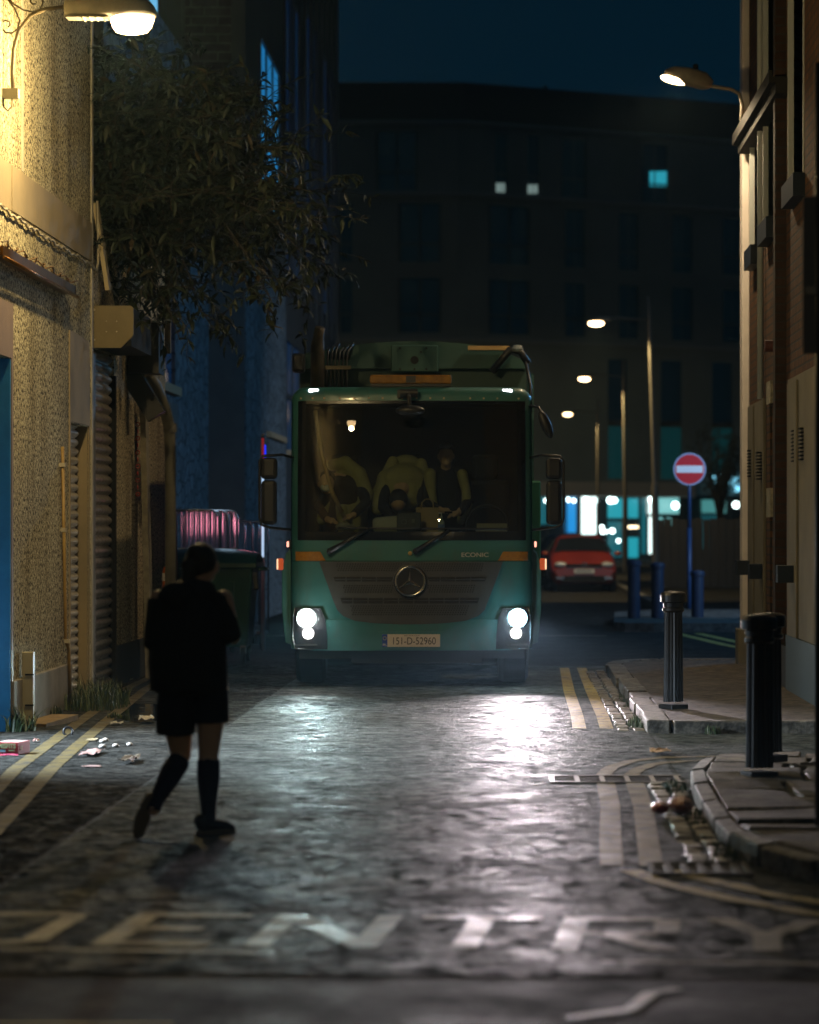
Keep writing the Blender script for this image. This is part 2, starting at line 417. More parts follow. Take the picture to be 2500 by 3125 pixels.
# cross street markings
ribbon('yellow_line', [(2.62, 48.4), (3.05, 43.5), (3.5, 40.2)], .16, .004, m_yellow)
ribbon('yellow_line', [(2.95, 48.4), (3.4, 43.5), (3.9, 40.2)], .16, .004, m_yellow)
ribbon('give_way_line', [(-6, 47.3), (1.5, 47.3)], .2, .0045, m_yellow2)
ribbon('worn_edge_line', [(-2.2, 12.05 - .02), (-1.0, 11.90), (-.9, 11.89)], .05, .0165, m_white)
ribbon('worn_edge_line', [(.35, 11.66), (2.3, 11.52)], .05, .0165, m_white)
ribbon('white_line', [(-3.2, 10.25), (-1.1, 10.22)], .05, .004, m_yellow)
ribbon('worn_white_line', [(.20, 10.35), (.42, 10.55), (.50, 10.9), (.60, 11.02)], .06, .004, m_white)
# NO ENTRY painted across the mouth of the street
ca, sa = math.cos(R(4.2)), math.sin(R(4.2))
def road_word(o):
    mb = MB(); t = .105; h = 1.0; b = .12
    def q(u0, pts): mb.poly([(o[0] + (u0 + u) * ca + v * sa, o[1] - (u0 + u) * sa + v * ca, .0165) for u, v in pts])
    def rect(u0, a, c, v0, v1): q(u0, [(a, v0), (c, v0), (c, v1), (a, v1)])
    # N and the O of NO
    N0 = -1.30; rect(N0, 0, t, 0, h); rect(N0, .41, .52, 0, h); q(N0, [(t, h), (t, h * .72), (.41, 0), (.41, .28)])
    O0 = -.68; rect(O0, 0, t, .12, h - .12); rect(O0, .38, .485, .12, h - .12)
    q(O0, [(0, .12), (.08, 0), (.40, 0), (.485, .12)]); q(O0, [(0, h - .12), (.485, h - .12), (.40, h), (.08, h)])
    E0 = 0; rect(E0, 0, t, 0, h); rect(E0, t, .47, 0, b); rect(E0, t, .36, .45, .45 + b); rect(E0, t, .49, h - b, h)
    N1 = .60; rect(N1, 0, t, 0, h); rect(N1, .42, .525, 0, h); q(N1, [(t, h), (t, h * .70), (.42, 0), (.42, .30)])
    T0 = 1.21; rect(T0, .2, .305, 0, h - b); rect(T0, 0, .5, h - b, h)
    R0_ = 1.80; rect(R0_, 0, t, 0, h); rect(R0_, t, .40, h - b, h); rect(R0_, t, .40, .42, .42 + b); rect(R0_, .38, .485, .5, h - .07); q(R0_, [(.17, .42), (.29, .42), (.50, 0), (.38, 0)])
    Y0 = 2.38; rect(Y0, .2, .31, 0, .45); q(Y0, [(.2, .45), (.31, .45), (.255, .58), (.12, h), (0, h)]); q(Y0, [(.31, .45), (.51, h), (.39, h), (.255, .58)])
    return mb
struct(drape(road_word((-1.63, 12.13))).build('road_lettering', m_white, smooth=True))

# pavements and kerbs on the right
def pavement(name, pts, h, mat):
    mb = MB(); mb.prism(pts, -.05, h); return struct(mb.build(name, mat))
pavement('pavement', [(1.30, 24.9), (1.30, 35.2), (1.42, 36.0), (1.75, 36.45), (40, 36.45), (40, 24.9)], .10, m_pave)
# kerb stones: separate slabs with small gaps, one kerb
kb = MB(); y = 24.72; k = 0
while y < 35.0:
    l = .8 + rnd.random() * .35; dx = rnd.uniform(-.02, .02); dz = rnd.uniform(-.008, .008)
    kb.box(1.12 + dx, 1.305 + dx, y, min(y + l - .012, 35.2), -.05, .108 + dz); y += l
for i in range(6):                     # rounded corner
    a0, a1 = R(180 - 15 * i), R(180 - 15 * (i + 1) + 1.0); c = (1.78, 35.25)
    kb.prism([(c[0] + .66 * math.cos(a0), c[1] + 1.3 * math.sin(a0)), (c[0] + .66 * math.cos(a1), c[1] + 1.3 * math.sin(a1)),
              (c[0] + .46 * math.cos(a1), c[1] + 1.1 * math.sin(a1)), (c[0] + .46 * math.cos(a0), c[1] + 1.1 * math.sin(a0))], -.05, .108)
x = 1.79
while x < 14:
    l = .9 + rnd.random() * .3; kb.box(x, x + l - .012, 36.36, 36.58, -.05, .11 + rnd.uniform(-.006, .006)); x += l
x = 1.32
while x < 6:
    l = .9 + rnd.random() * .3; kb.box(x, x + l - .012, 24.72, 24.90, -.05, .106 + rnd.uniform(-.006, .004)); x += l
struct(kb.build('kerb', m_kerb, bevel=.012))
# near footpath of stone flags that falls to the yard entrance
m_flag = bricks('stone flags', (.19, .16, .115), (.26, .22, .16), (.02, .028, .018), 'XY', 1.1, .62, .05, .75, 1.0)
def flagtop(x, y):
    t = max(0, min(1, (22.3 - y) / 2.6)); return .012 + .10 * t + .006 * math.sin(3.1 * x + 2.3 * y)
edge = [(1.42, 22.3), (1.14, 19.4), (1.12, 18), (1.10, 16.6), (1.13, 15.6), (1.25, 14.8), (1.55, 14.0), (2.1, 13.3), (3.2, 12.7)]
rows = []; NE = 60
def edge_at(t):
    u = t * (len(edge) - 1); i = min(int(u), len(edge) - 2); f = u - i
    return (edge[i][0] * (1 - f) + edge[i + 1][0] * f, edge[i][1] * (1 - f) + edge[i + 1][1] * f)
for i in range(NE + 1):
    ex, ey = edge_at(i / NE); ex += .012 * math.sin(i * 1.7)
    row = [(ex, ey, -.02)]
    for j in range(13):
        x = ex + .005 + (4.6 - ex) * (j / 12) ** 1.3; yy = ey + (0 if ey > 19 else .0)
        row.append((x, yy, flagtop(x, yy)))
    rows.append(row)
m_bed = M('mossy bed', (.018, .024, .014), .9, bmp=(30, .6, .02))
struct(MB().grid([[(p[0], p[1], p[2] - .03) for p in r_] for r_ in rows]).build('footpath_bed', m_bed))
def edge_x(y):
    for (xa, ya), (xb, yb) in zip(edge[:-1], edge[1:]):
        if yb <= y <= ya: return xa + (xb - xa) * (ya - y) / (ya - yb)
    return edge[0][0] if y > edge[0][1] else edge[-1][0]
m_flags = asphalt('flagstone', (.085, .07, .05), (.17, .145, .105), .6, .85, bs=.6, bd=.012, fine=45, spec=.12, blot=4)
fl_ = MB(); y = 22.28; r_i = 0
while y > 12.9:
    d_ = rnd.uniform(.5, .78); y2 = max(12.8, y - d_); c_ = 0; xo0, xo1 = edge_x(y) + .07, edge_x(y2) + .07; first = True
    while xo0 < 4.5 and c_ < 6:
        wd_ = rnd.uniform(.55, 1.05) if not first else rnd.uniform(.45, .7); g_ = .018; tl = rnd.uniform(-.014, .014); tx_ = rnd.uniform(-.01, .01); up_ = rnd.uniform(-.006, .008)
        c4 = [(xo0 + g_, y - g_), (xo0 + wd_ - g_, y - g_), (xo1 + wd_ - g_, y2 + g_), (xo1 + g_, y2 + g_)]
        hh = [flagtop(*c4[0]) + tl + up_, flagtop(*c4[1]) + tl + tx_ + up_, flagtop(*c4[2]) - tl + tx_ + up_, flagtop(*c4[3]) - tl + up_]
        vs = [(px_, py_, -.05) for px_, py_ in c4] + [(px_, py_, h_) for (px_, py_), h_ in zip(c4, hh)]
        fl_.add(vs, [(0, 3, 2, 1), (4, 5, 6, 7), (0, 1, 5, 4), (1, 2, 6, 5), (2, 3, 7, 6), (3, 0, 4, 7)])
        xo0 += wd_; xo1 += wd_ + rnd.uniform(-.03, .03); c_ += 1; first = False
    y = y2; r_i += 1
struct(fl_.build('flagged_footpath', m_flags, bevel=.012))
kb = MB()
for i in range(0, 54, 6):
    a = edge_at((i + .15) / NE); b_ = edge_at((i + 5.7) / NE)
    d = (Vector(b_) - Vector(a)).normalized(); n = Vector((-d.y, d.x)); n = n if n.x < 0 else -n
    pts = [Vector(a) - n * .07, Vector(b_) - n * .07, Vector(b_) + n * .02, Vector(a) + n * .02]
    h0, h1 = flagtop(*a) + rnd.uniform(-.01, .012), flagtop(*b_) + rnd.uniform(-.01, .012)
    vs = [(p.x, p.y, -.03) for p in pts] + [(pts[0].x, pts[0].y, h0), (pts[1].x, pts[1].y, h1), (pts[2].x, pts[2].y, h1 - .012), (pts[3].x, pts[3].y, h0 - .012)]
    kb.add(vs, [(0, 3, 2, 1), (4, 5, 6, 7), (0, 1, 5, 4), (1, 2, 6, 5), (2, 3, 7, 6), (3, 0, 4, 7)])
struct(kb.build('kerb', m_kerb, bevel=.014))
# gutter of stone setts
m_sett = asphalt('granite setts', (.17, .145, .11), (.27, .235, .18), .38, .7, bs=.6, bd=.012, fine=40)
st = MB()
for (ya, yb) in ((15.1, 19.7), (24.95, 35.3)):
    y = ya
    while y < yb:
        l = rnd.uniform(.13, .2)
        for x0 in (.885, 1.0):
            j = rnd.uniform(-.01, .01); z = .018 + rnd.uniform(-.007, .009)
            st.box(x0 + j, x0 + .095 + j, y + j, y + l - .03 + j, -.02, z, rot=Matrix.Rotation(rnd.uniform(-.06, .06), 3, 'Y') @ Matrix.Rotation(rnd.uniform(-.05, .05), 3, 'Z'))
        y += l
struct(st.build('sett_gutter', m_sett, bevel=.012))
sheet('gutter_bed', [(.87, 15.0), (1.12, 15.0), (1.12, 19.75), (.87, 19.75)], .0064, m_road)
sheet('gutter_bed', [(.87, 24.95), (1.12, 24.95), (1.12, 35.2), (.87, 35.2)], .0064, m_road)
# far footpath beyond the cross street
m_farp = asphalt('far footpath', (.07, .07, .07), (.12, .115, .105), .55, .8)
pavement('footpath', [(1.69, 49.6), (1.85, 49.1), (2.3, 49.0), (60, 49.0), (60, 57.5), (3.1, 57.5), (3.1, 150), (2.9, 150), (2.9, 58), (1.9, 55.5)], .145, m_farp)

# ------------------------------------------------------------------ walls with real openings
def holed(mb, us, vs, holes, P, depth):
    U = sorted(set([us[0], us[1]] + [h[0] for h in holes] + [h[1] for h in holes])); V = sorted(set([vs[0], vs[1]] + [h[2] for h in holes] + [h[3] for h in holes]))
    for i in range(len(U) - 1):
        for j in range(len(V) - 1):
            u, v = (U[i] + U[i + 1]) / 2, (V[j] + V[j + 1]) / 2
            if any(h[0] < u < h[1] and h[2] < v < h[3] for h in holes): continue
            mb.poly([P(U[i], V[j], 0), P(U[i + 1], V[j], 0), P(U[i + 1], V[j + 1], 0), P(U[i], V[j + 1], 0)])
    for a, b, c, d in holes:
        for (p, q) in (((a, c), (b, c)), ((b, c), (b, d)), ((b, d), (a, d)), ((a, d), (a, c))):
            mb.poly([P(p[0], p[1], 0), P(q[0], q[1], 0), P(q[0], q[1], depth), P(p[0], p[1], depth)])
    return mb
def slats(mb, y0, y1, z0, z1, X, pitch, bulge):
    rows = []; k = 0
    z = z0
    while z < z1 - 1e-6:
        for j in range(7):
            t = j / 6; rows.append([(X + bulge * math.sin(math.pi * t) ** .8, y0, z + pitch * .86 * t), (X + bulge * math.sin(math.pi * t) ** .8, y1, z + pitch * .86 * t)])
        rows.append([(X - .004, y0, z + pitch * .89), (X - .004, y1, z + pitch * .89)]); rows.append([(X - .004, y0, z + pitch * .97), (X - .004, y1, z + pitch * .97)])
        z += pitch
    return mb.grid(rows)

# ------------------------------------------------------------------ roughcast house on the left
m_rc = pebble('roughcast', (.68, .61, .40), (.045, .035, .017), 27, .485)
m_rc2 = pebble('old roughcast', (.60, .50, .31), (.08, .065, .04), 30, .5)
m_smooth = M('smooth render', (.30, .235, .14), .8, col2=(.23, .185, .115), nscale=1.6, bmp=(30, .12, .004))
m_trim = M('cream corner bead', (.45, .40, .30), .7, col2=(.34, .3, .22), nscale=4)
m_conc = M('concrete plinth', (.30, .27, .22), .85, col2=(.18, .16, .13), nscale=2.5, bmp=(22, .3, .01))
m_blue = M('blue wall paint', (.02, .20, .42), .55, col2=(.015, .15, .33), nscale=5, bmp=(30, .25, .006))
m_wood = M('brown woodwork', (.20, .13, .05), .6, col2=(.15, .095, .035), nscale=3)
m_shut = M('roller shutter steel', (.30, .26, .19), .38, .55, col2=(.24, .20, .15), nscale=9, rvar=(6, .3, .5))
m_shut2 = M('cream shutter slats', (.42, .37, .28), .45, .1, col2=(.3, .26, .19), nscale=9)
m_steel = M('dull grey steel', (.16, .155, .14), .5, .5)
house = thing('roughcast_house', 'tall pebble dashed house on the left with a smooth band and wall lamp', 'house', (-4.0, 25.0, 0))
def PX(u, v, d): return (-d, u - 25.0, v)
w = MB(); holed(w, (15.5, 29.93), (0, 11), [(20.35, 24.98, 0, 3.0), (28.42, 29.66, 0, 2.60)], PX, .42)
w.poly([PX(29.93, 0, 0), PX(29.93, 0, 4), PX(29.93, 11, 4), PX(29.93, 11, 0)])
w.build('wall', m_rc, house)
MB().box(-.01, .012, 24.97 - 25 + .1, 29.93 - 25, 4.19, 4.56).build('band', m_smooth, house, bevel=.004)
MB().box(0.0, .004, -9.5, .07, 4.19, 4.56).build('band', m_smooth, house)
MB().box(-.02, .014, 4.84, 4.945, 0, 11).build('corner_bead', m_trim, house, bevel=.006)
MB().box(-.01, .008, .58, .68, 4.57, 11).build('smooth_strip', m_trim, house)
MB().box(-.01, .03, .02, 3.36, 0, .405).build('plinth', m_conc, house, bevel=.01)
b = MB(); b.prism([(3.36, 2.61), (4.72, 2.61), (4.72, 3.25), (4.62, 3.40), (4.5, 3.42), (3.36, 3.44)], -.01, .012, 'x')
b.box(-.01, .012, 3.36, 3.42, 0, 2.61); b.box(-.01, .012, 4.66, 4.72, 0, 2.61); b.build('door_surround', m_smooth, house)
b = MB(); b.box(-.01, .016, -4.7, .09, 3.0, 3.44); b.box(-.01, .016, -.012, .085, .1, 3.0); b.build('alcove_frame', m_wood, house)
MB().box(-.42, .010, -.045, -.013, 0, 2.995).build('alcove_reveal', m_blue, house)
MB().box(-2.2, -.4, -.16, -.03, 0, 3.0).build('alcove_wall', m_blue, house)
MB().box(-2.2, -2.05, -4.8, -.16, 0, 3.05).build('alcove_back', m_blue, house)
MB().box(-.42, -.002, 4.63, 4.66, 0, 2.6).build('door_jamb', m_smooth, house)
sh = slats(MB(), 3.40, 4.60, .03, 2.60, -.11, .085, .03).build('roller_shutter', m_shut2, house)
MB().box(-.18, -.10, 4.60, 4.66, 0, 2.6).build('shutter_rail', m_steel, house)
# bulkhead lamp in the alcove: the light that spills on the ground
bl = thing('bulkhead_lamp', 'round bulkhead lamp low in the blue painted alcove of the roughcast house', 'lamp', (-5.9, 22.6, 1.9))
MB().lathe([(.13, 0), (.14, .02), (.14, .05), (.11, .06)], n=20, axis='x').build('lamp_base', m_steel, bl)
MB().lathe([(.11, .06), (.10, .10), (.05, .13), (.01, .135)], n=20, axis='x').build('lamp_glass', emitm('cool lamp glass', (.75, .9, 1), 6), bl, smooth=True)
light('alcove_light', 'SPOT', (.35, 0, .1), 2600, (.72, .86, 1.0), bl, aim=(2.8, .1, -1.9), size=.04, spot=88, blend=.6)
light('alcove_blue', 'POINT', (1.2, 1.5, -1.3), 14, (.35, .75, 1.0), bl, size=.1)  # extra point light added low in the alcove to brighten the blue paint

def wallpipe(name, label, cat, pts, r, mat, clips=None, clipmat=None):
    t = thing(name, label, cat, pts[0]); o = Vector(pts[0])
    MB().tube([Vector(p) - o for p in pts], r, 8).build('pipe', mat, t, smooth=True)
    for c in clips or []:
        c = Vector(c) - o; MB().box(c.x - r * 1.8, c.x + r * 1.5, c.y - r * 2.2, c.y + r * 2.2, c.z - .018, c.z + .018).build('clip', clipmat, t)
    return t
m_ypipe = M('yellow gas pipe paint', (.34, .22, .06), .5, col2=(.26, .16, .045), nscale=8)
wallpipe('gas_pipe', 'thin yellow pipe clipped up the roughcast wall beside the narrow shutter', 'pipe',
         [(-3.94, 28.02, .05), (-3.95, 28.0, .55), (-3.97, 27.95, .62), (-3.97, 27.75, 2.36)], .016, m_ypipe, [(-3.975, 27.85, 1.62), (-3.955, 27.96, .62), (-3.972, 27.78, 2.2)], m_trim)
# wavy cable under the band
pts = []
for i in range(60):
    yy = 24.3 + i * .095; pts.append((-3.975, yy, 4.155 + .012 * math.sin(i * 1.9) + .01 * math.sin(i * .7) - .02 * math.sin(math.pi * i / 59)))
pts += [(-3.96, 29.98, 4.12), (-3.955, 30.05, 4.2), (-3.96, 30.08, 4.5), (-3.97, 30.1, 4.8)]
tag(MB().tube(pts, .012, 6).build('cable', m_trim, smooth=True), 'pale sagging cable pinned along the underside of the smooth band', 'cable')
# bronze strip light bracket on the wall
m_bronze = M('bronze strip metal', (.30, .14, .035), .28, .9, col2=(.2, .09, .02), nscale=12)
sl = thing('strip_fitting', 'bronze coloured strip fitting with loose wires on the roughcast wall', 'light fitting', (-4.0, 24.0, 3.77))
b = MB(); b.box(.0, .10, 0, 4.05, -.03, -.005); b.box(.09, .11, 0, 4.05, -.03, .045); b.tube([(.06, 0, .03), (.06, 4.05, .03)], .022, 10); b.build('tray', m_bronze, sl)
b = MB(); b.tube([(.12, 0, -.05), (.12, 4.1, -.05)], .016, 8); b.build('rail', m_bronze, sl, smooth=True)
pw = [(.10 + .03 * math.sin(i * 1.3), i * .1, .07 + .025 * math.sin(i * 2.1)) for i in range(41)]
MB().tube(pw, .007, 5).build('wires', M('brown wire', (.12, .07, .025), .5), sl)
# low cream cover board by the alcove
cb_ = thing('cover_board', 'narrow cream box cover standing against the plinth by the alcove', 'pipe cover', (-3.93, 25.52, 0))
MB().box(-.045, .045, -.05, .05, 0, .62).build('box_cover', M('cream plastic', (.48, .42, .27), .5), cb_, bevel=.006)
for z in (.18, .43): MB().box(-.02, .05, -.055, -.045, z, z + .012).build('slot', m_dark, cb_)

# ------------------------------------------------------------------ garage with the big shutter
gar = thing('roughcast_garage', 'low dark roughcast garage with a steel roller shutter beside the tall house', 'garage', (-4.05, 30.0, 0))
def PG(u, v, d): return (-d, u - 30, v)
w = MB(); holed(w, (29.95, 36.8), (0, 4.95), [(30.42, 32.02, 0, 3.42)], PG, .3)
w.poly([PG(29.95, 4.95, 0), PG(36.8, 4.95, 0), PG(36.8, 4.95, 5), PG(29.95, 4.95, 5)]); w.poly([PG(36.8, 0, 0), PG(36.8, 4.95, 0), PG(36.8, 4.95, 5), PG(36.8, 0, 5)])
w.build('wall', m_rc2, gar)
MB().box(-.02, .025, 2.06, 6.8, 0, .42).build('plinth', M('dark plinth', (.03, .03, .028), .8, bmp=(20, .4, .02)), gar)
sh = slats(MB(), .46, 2.0, .02, 3.42, -.05, .103, .032).build('roller_shutter', m_shut, gar)
MB().box(-.06, .03, .10, .16, 0, 3.35).build('shutter_rail', M('rail edge', (.22, .13, .06), .4, .6), gar)
MB().box(-.06, .02, .17, .43, 0, 3.35).build('guide_channel', m_steel, gar)
MB().box(-.06, .02, 2.0, 2.07, 0, 3.2).build('guide_channel', m_dark, gar)
hb = MB(); hb.box(-.02, .36, .52, 2.2, 3.42, 3.80); hb.build('shutter_box', m_dark, gar)
b = MB(); b.prism([(0.0 - .03, 3.40), (.26, 3.40), (.365, 3.50), (.385, 3.53), (.385, 3.79), (.36, 3.815), (-.03, 3.815)], .48, .51, 'y'); pl = b.build('end_plate', M('olive painted plate', (.20, .155, .07), .55, col2=(.17, .13, .06), nscale=7, bmp=(60, .1, .002)), gar, bevel=.004)
b = MB()
for (x, z) in ((.0, 3.775), (.0, 3.48), (.12, 3.66), (.22, 3.66), (.12, 3.56), (.22, 3.56)): b.lathe([(.012 if x == 0 else .007, 0), (.008 if x == 0 else .004, -.008)], (x, .48, z), 8, 'y')
b.build('bolt', M('bright bolt', (.6, .55, .45), .35, .8), gar)
# rubbish of pipework at the far end of the garage wall
hop = thing('rain_hopper', 'black rain hopper and slanting chute under the tree at the garage end', 'hopper', (-3.9, 33.2, 3.4))
MB().box(-.12, .2, -.2, .3, -.12, .42).build('hopper_box', M('black iron', (.012, .012, .012), .5), hop)
b = MB(); b.box(-.11, .10, -.1, .1, -.62, .0, rot=Matrix.Rotation(R(-32), 3, 'Y')); b.build('chute', MATS['black iron'], hop)
MB().box(.24, .3, 0.0, .1, .1, 1.6).build('post', M('old timber', (.13, .10, .06), .8, col2=(.08, .06, .04), nscale=10), hop)
m_gpipe = M('grey pipe', (.17, .16, .12), .55, col2=(.12, .11, .085), nscale=5)
dp = thing('drainpipe', 'thick grey drainpipe with an elbow running down the garage corner', 'drainpipe', (-3.92, 34.6, 0))
MB().tube([(.0, -.7, 3.30), (.06, -.55, 3.22), (.13, -.2, 2.95), (.16, 0, 2.75), (.17, 0, 2.4), (.17, 0, 0)], [.06, .065, .066, .066, .062, .062], 12).build('pipe', m_gpipe, dp, smooth=True)
MB().lathe([(.075, 2.70), (.075, 2.80)], (.165, 0, 0), 12).build('collar', m_gpipe, dp)
b = MB(); b.box(-.03, .03, -.14, .14, 0, 2.92, rot=Matrix.Rotation(R(-1.2), 3, 'Y'))
tag(b.build('plank', M('weathered plank', (.30, .26, .18), .75, col2=(.2, .17, .12), nscale=12)), 'tall weathered plank leaning on the garage wall beside the drainpipe', 'plank').location = (-3.93, 33.9, 0)
b = MB(); b.box(-.03, .03, -.08, .08, 0, 1.9, rot=Matrix.Rotation(R(-2.2), 3, 'Y'))
tag(b.build('board', MATS['old timber']), 'dark upright board propped between the plank and the green bin', 'board').location = (-3.80, 35.6, 0)
ch = MB()
for i in range(11): ch.torus((0, 0, -i * .075), .02, .006, 'x' if i % 2 else 'y', 10, 5)
o = ch.build('chain', M('red chain plastic', (.28, .03, .015), .5), smooth=True); o.location = (-3.97, 33.4, 2.75); tag(o, 'red plastic chain hanging on the garage wall by the chute', 'chain')
dl = thing('delineator_post', 'orange and white banded plastic post against the garage wall', 'delineator', (-3.86, 35.2, 0))
MB().lathe([(.05, 0), (.045, 1.15), (.03, 1.2)], n=14).build('post', M('orange plastic', (.55, .12, .015), .5), dl, smooth=True)
for z in (.86, 1.04): MB().lathe([(.053, z), (.052, z + .09)], n=14).build('reflective_band', M('reflective white', (.7, .68, .66), .35), dl)
sb = MB(); sb.box(-.02, .02, -.10, .10, 0, .85, rot=Matrix.Rotation(R(-8), 3, 'Y') @ Matrix.Rotation(R(4), 3, 'X'))
o = sb.build('broken_lath', M('pale lath', (.42, .34, .2), .7)); o.location = (-3.95, 30.3, 3.95); tag(o, 'pale broken lath stuck behind the olive plate under the tree', 'lath')

# ------------------------------------------------------------------ red brick building on the right
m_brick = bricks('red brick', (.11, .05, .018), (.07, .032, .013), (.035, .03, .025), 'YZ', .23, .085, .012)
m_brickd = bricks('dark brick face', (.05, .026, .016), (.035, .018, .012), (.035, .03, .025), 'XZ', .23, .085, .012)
m_cream = M('cream render', (.17, .15, .10), .75, col2=(.13, .115, .078), nscale=1.8, bmp=(40, .15, .004))
m_whiteq = M('white painted quoin', (.68, .62, .56), .7, col2=(.58, .53, .48), nscale=3, bmp=(30, .2, .006))
m_grey = M('grey reveal paint', (.40, .42, .40), .7)
m_navy = M('navy painted sill', (.005, .012, .022), .55)
bb = thing('brick_building', 'red brick building on the right with white quoin and window reveals', 'building', (2.72, 27.0, 0))
def PR(u, v, d): return (d, u - 27, v)
wins = [(33.6, 34.3, 4.7, 5.9), (31.6, 32.5, 4.8, 7.4), (28.6, 29.6, 4.9, 7.9)]
w = MB(); holed(w, (22.0, 35.1), (0, 10.5), wins + [(32.0, 32.3, .3, 2.9)], PR, .18)
w.poly([PR(35.1, 0, 0), PR(35.1, 10.5, 0), PR(35.1, 10.5, 6), PR(35.1, 0, 6)]); w.build('wall', m_brick, bb)
for i, (a, b_, c, d) in enumerate(wins):
    f = MB(); f.box(-.055, .16, b_ - 27, b_ - 27 + .05, c, d); f.box(-.012, .16, a - 27 - .05, a - 27, c, d); f.box(-.012, .16, a - 27 - .05, b_ - 27 + .05, d, d + .06)
    fr = f.build('window', m_grey, bb)
    MB().box(.12, .14, a - 27, b_ - 27, c, d).build('pane', M('black pane', (.01, .012, .015), .1), fr)
    MB().box(-.11, .05, a - 27 - .12, b_ - 27 + .12, c - .22, c - .01).build('sill', m_navy, fr)
MB().box(.15, .17, 32.0 - 27, 32.3 - 27, .3, 2.9).build('slit_window', m_dark, bb)
MB().box(-.03, .01, 31.9 - 27, 32.4 - 27, 1.75, 2.05).build('stone_block', M('weathered stone block', (.36, .32, .22), .9, col2=(.15, .15, .12), nscale=14, bmp=(40, .8, .02)), bb)
MB().box(-.03, .02, 31.9 - 27, 32.4 - 27, 2.92, 3.15).build('stone_block', MATS['weathered stone block'], bb)
MB().box(-.085, .0, 35.02 - 27, 35.35 - 27, .5, 8.0).build('quoin', m_whiteq, bb, bevel=.012)
MB().box(-.13, .0, 35.0 - 27, 35.45 - 27, 0, .5).build('quoin_base', m_cream, bb, bevel=.01)
MB().box(-.13, .05, 34.95 - 27, 35.4 - 27, 8.0, 8.25).build('cornice', M('dark stone', (.09, .085, .07), .85, bmp=(20, .6, .03)), bb, bevel=.02)
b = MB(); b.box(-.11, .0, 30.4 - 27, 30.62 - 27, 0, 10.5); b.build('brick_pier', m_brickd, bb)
b = MB(); b.box(-.035, .0, 32.75 - 27, 34.75 - 27, 0, 3.0); b.box(-.055, -.035, 33.9 - 27, 34.6 - 27, 0.0, 2.98); b.build('rendered_panel', m_cream, bb, bevel=.008)
b = MB(); b.box(-.05, .0, 22.5 - 27, 29.7 - 27, .62, 3.05); b.box(-.075, -.05, 28.6 - 27, 29.5 - 27, .62, 3.0); b.build('rendered_panel', m_cream, bb, bevel=.008)
MB().box(-.07, .0, 22.5 - 27, 29.7 - 27, 0, .62).build('plinth', M('blue grey plinth', (.04, .065, .075), .6), bb)
MB().box(-.05, .0, 29.7 - 27, 32.0 - 27, 0, .5).build('plinth', MATS['dark plinth'], bb)
for (yy, z0) in ((34.2, 2.2), (33.0, 2.15), (28.9, 2.25), (28.2, 2.25)):
    b = MB()
    for k in range(9): b.box(-.085, -.03, yy - 27 - .1, yy - 27 + .1, z0 + k * .035, z0 + k * .035 + .014)
    b.build('vent', m_dark, bb)
for (yy, z, d_) in ((34.4, 1.12, .14), (32.9, 1.10, .12), (28.9, 1.13, .17)):
    MB().box(-.055 - d_, -.04, yy - 27 - .1, yy - 27 + .1, z, z + .16).build('meter_box', m_navy, bb, bevel=.006)
b = MB(); b.box(-.20, .0, 30.0 - 27, 34.95 - 27, 5.93, 5.99); b.box(-.14, .0, 30.0 - 27, 34.9 - 27, 5.83, 5.93); b.box(-.20, -.17, 30.0 - 27, 34.95 - 27, 5.99, 6.05); b.build('ledge', M('weathered timber ledge', (.012, .011, .010), .9, col2=(.008, .008, .007), nscale=8), bb)
b = MB(); b.tube([(-.05, 32.9 - 27, 3.0), (-.05, 32.9 - 27, 10)], .035, 10); b.build('drainpipe', m_grey, bb, smooth=True)
b = MB(); b.tube([(-.06, 31.0 - 27, 3.45), (-.16, 31.0 - 27, 3.45)], .06, 12); b.build('alarm_bell', M('oxide red', (.09, .03, .02), .5), bb)

# ------------------------------------------------------------------ stone and tall buildings on the far left
m_rub = rubble('rubble stone', (.22, .24, .26), (.13, .145, .155), (.07, .075, .08), 2.4)
m_tall = M('dark cladding', (.055, .055, .06), .6, col2=(.04, .042, .046), nscale=.6)
m_tbrick = bricks('front brick', (.16, .13, .12), (.12, .10, .095), (.24, .22, .2), 'XZ', .45, .15, .016, bs=.4)
m_bpane = M('blue lit pane', (.02, .03, .05), .15, emit=((.03, .28, .9), .035))
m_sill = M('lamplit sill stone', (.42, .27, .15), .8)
sbld = thing('stone_building', 'rubble stone building beyond the garage with tall blue sash windows', 'building', (-5.0, 40, 0))
def PS(u, v, d): return (-d, u - 40, v)
hs = [(43.0, 46.8, 3.75, 7.6), (43.2, 46.2, .2, 2.9)]
w = MB(); holed(w, (38.5, 52.0), (0, 9.0), hs, PS, .3); w.poly([PS(38.5, 0, 0), PS(38.5, 9, 0), PS(38.5, 9, 8), PS(38.5, 0, 8)]); w.poly([PS(38.5, 9, 0), PS(52, 9, 0), PS(52, 9, 8), PS(38.5, 9, 8)])
w.build('wall', m_rub, sbld)
b = MB(); b.box(-.08, -.06, 3.0, 6.8, 3.75, 7.6); wd = b.build('window', m_bpane, sbld)
b = MB(); b.box(-.06, -.03, 4.2, 4.3, 3.75, 7.6); b.box(-.06, -.03, 5.5, 5.6, 3.75, 7.6); b.box(-.06, -.02, 3.0, 6.8, 5.55, 5.68); b.build('glazing_bars', M('blue sash paint', (.05, .10, .2), .5), wd)
MB().box(-.2, .09, 2.9, 6.9, 3.62, 3.75).build('sill', m_sill, wd)
MB().box(-.25, -.15, 3.2, 6.2, .2, 2.9).build('door', M('navy doors', (.012, .035, .09), .5), sbld)
MB().box(-.05, .03, 2.6, 7.0, 3.0, 3.5).build('fascia', M('dull fascia', (.12, .11, .10), .7), sbld)
tb = thing('tall_building', 'tall dark building rising behind the tree with blue lit windows', 'building', (-4.4, 52, 0))
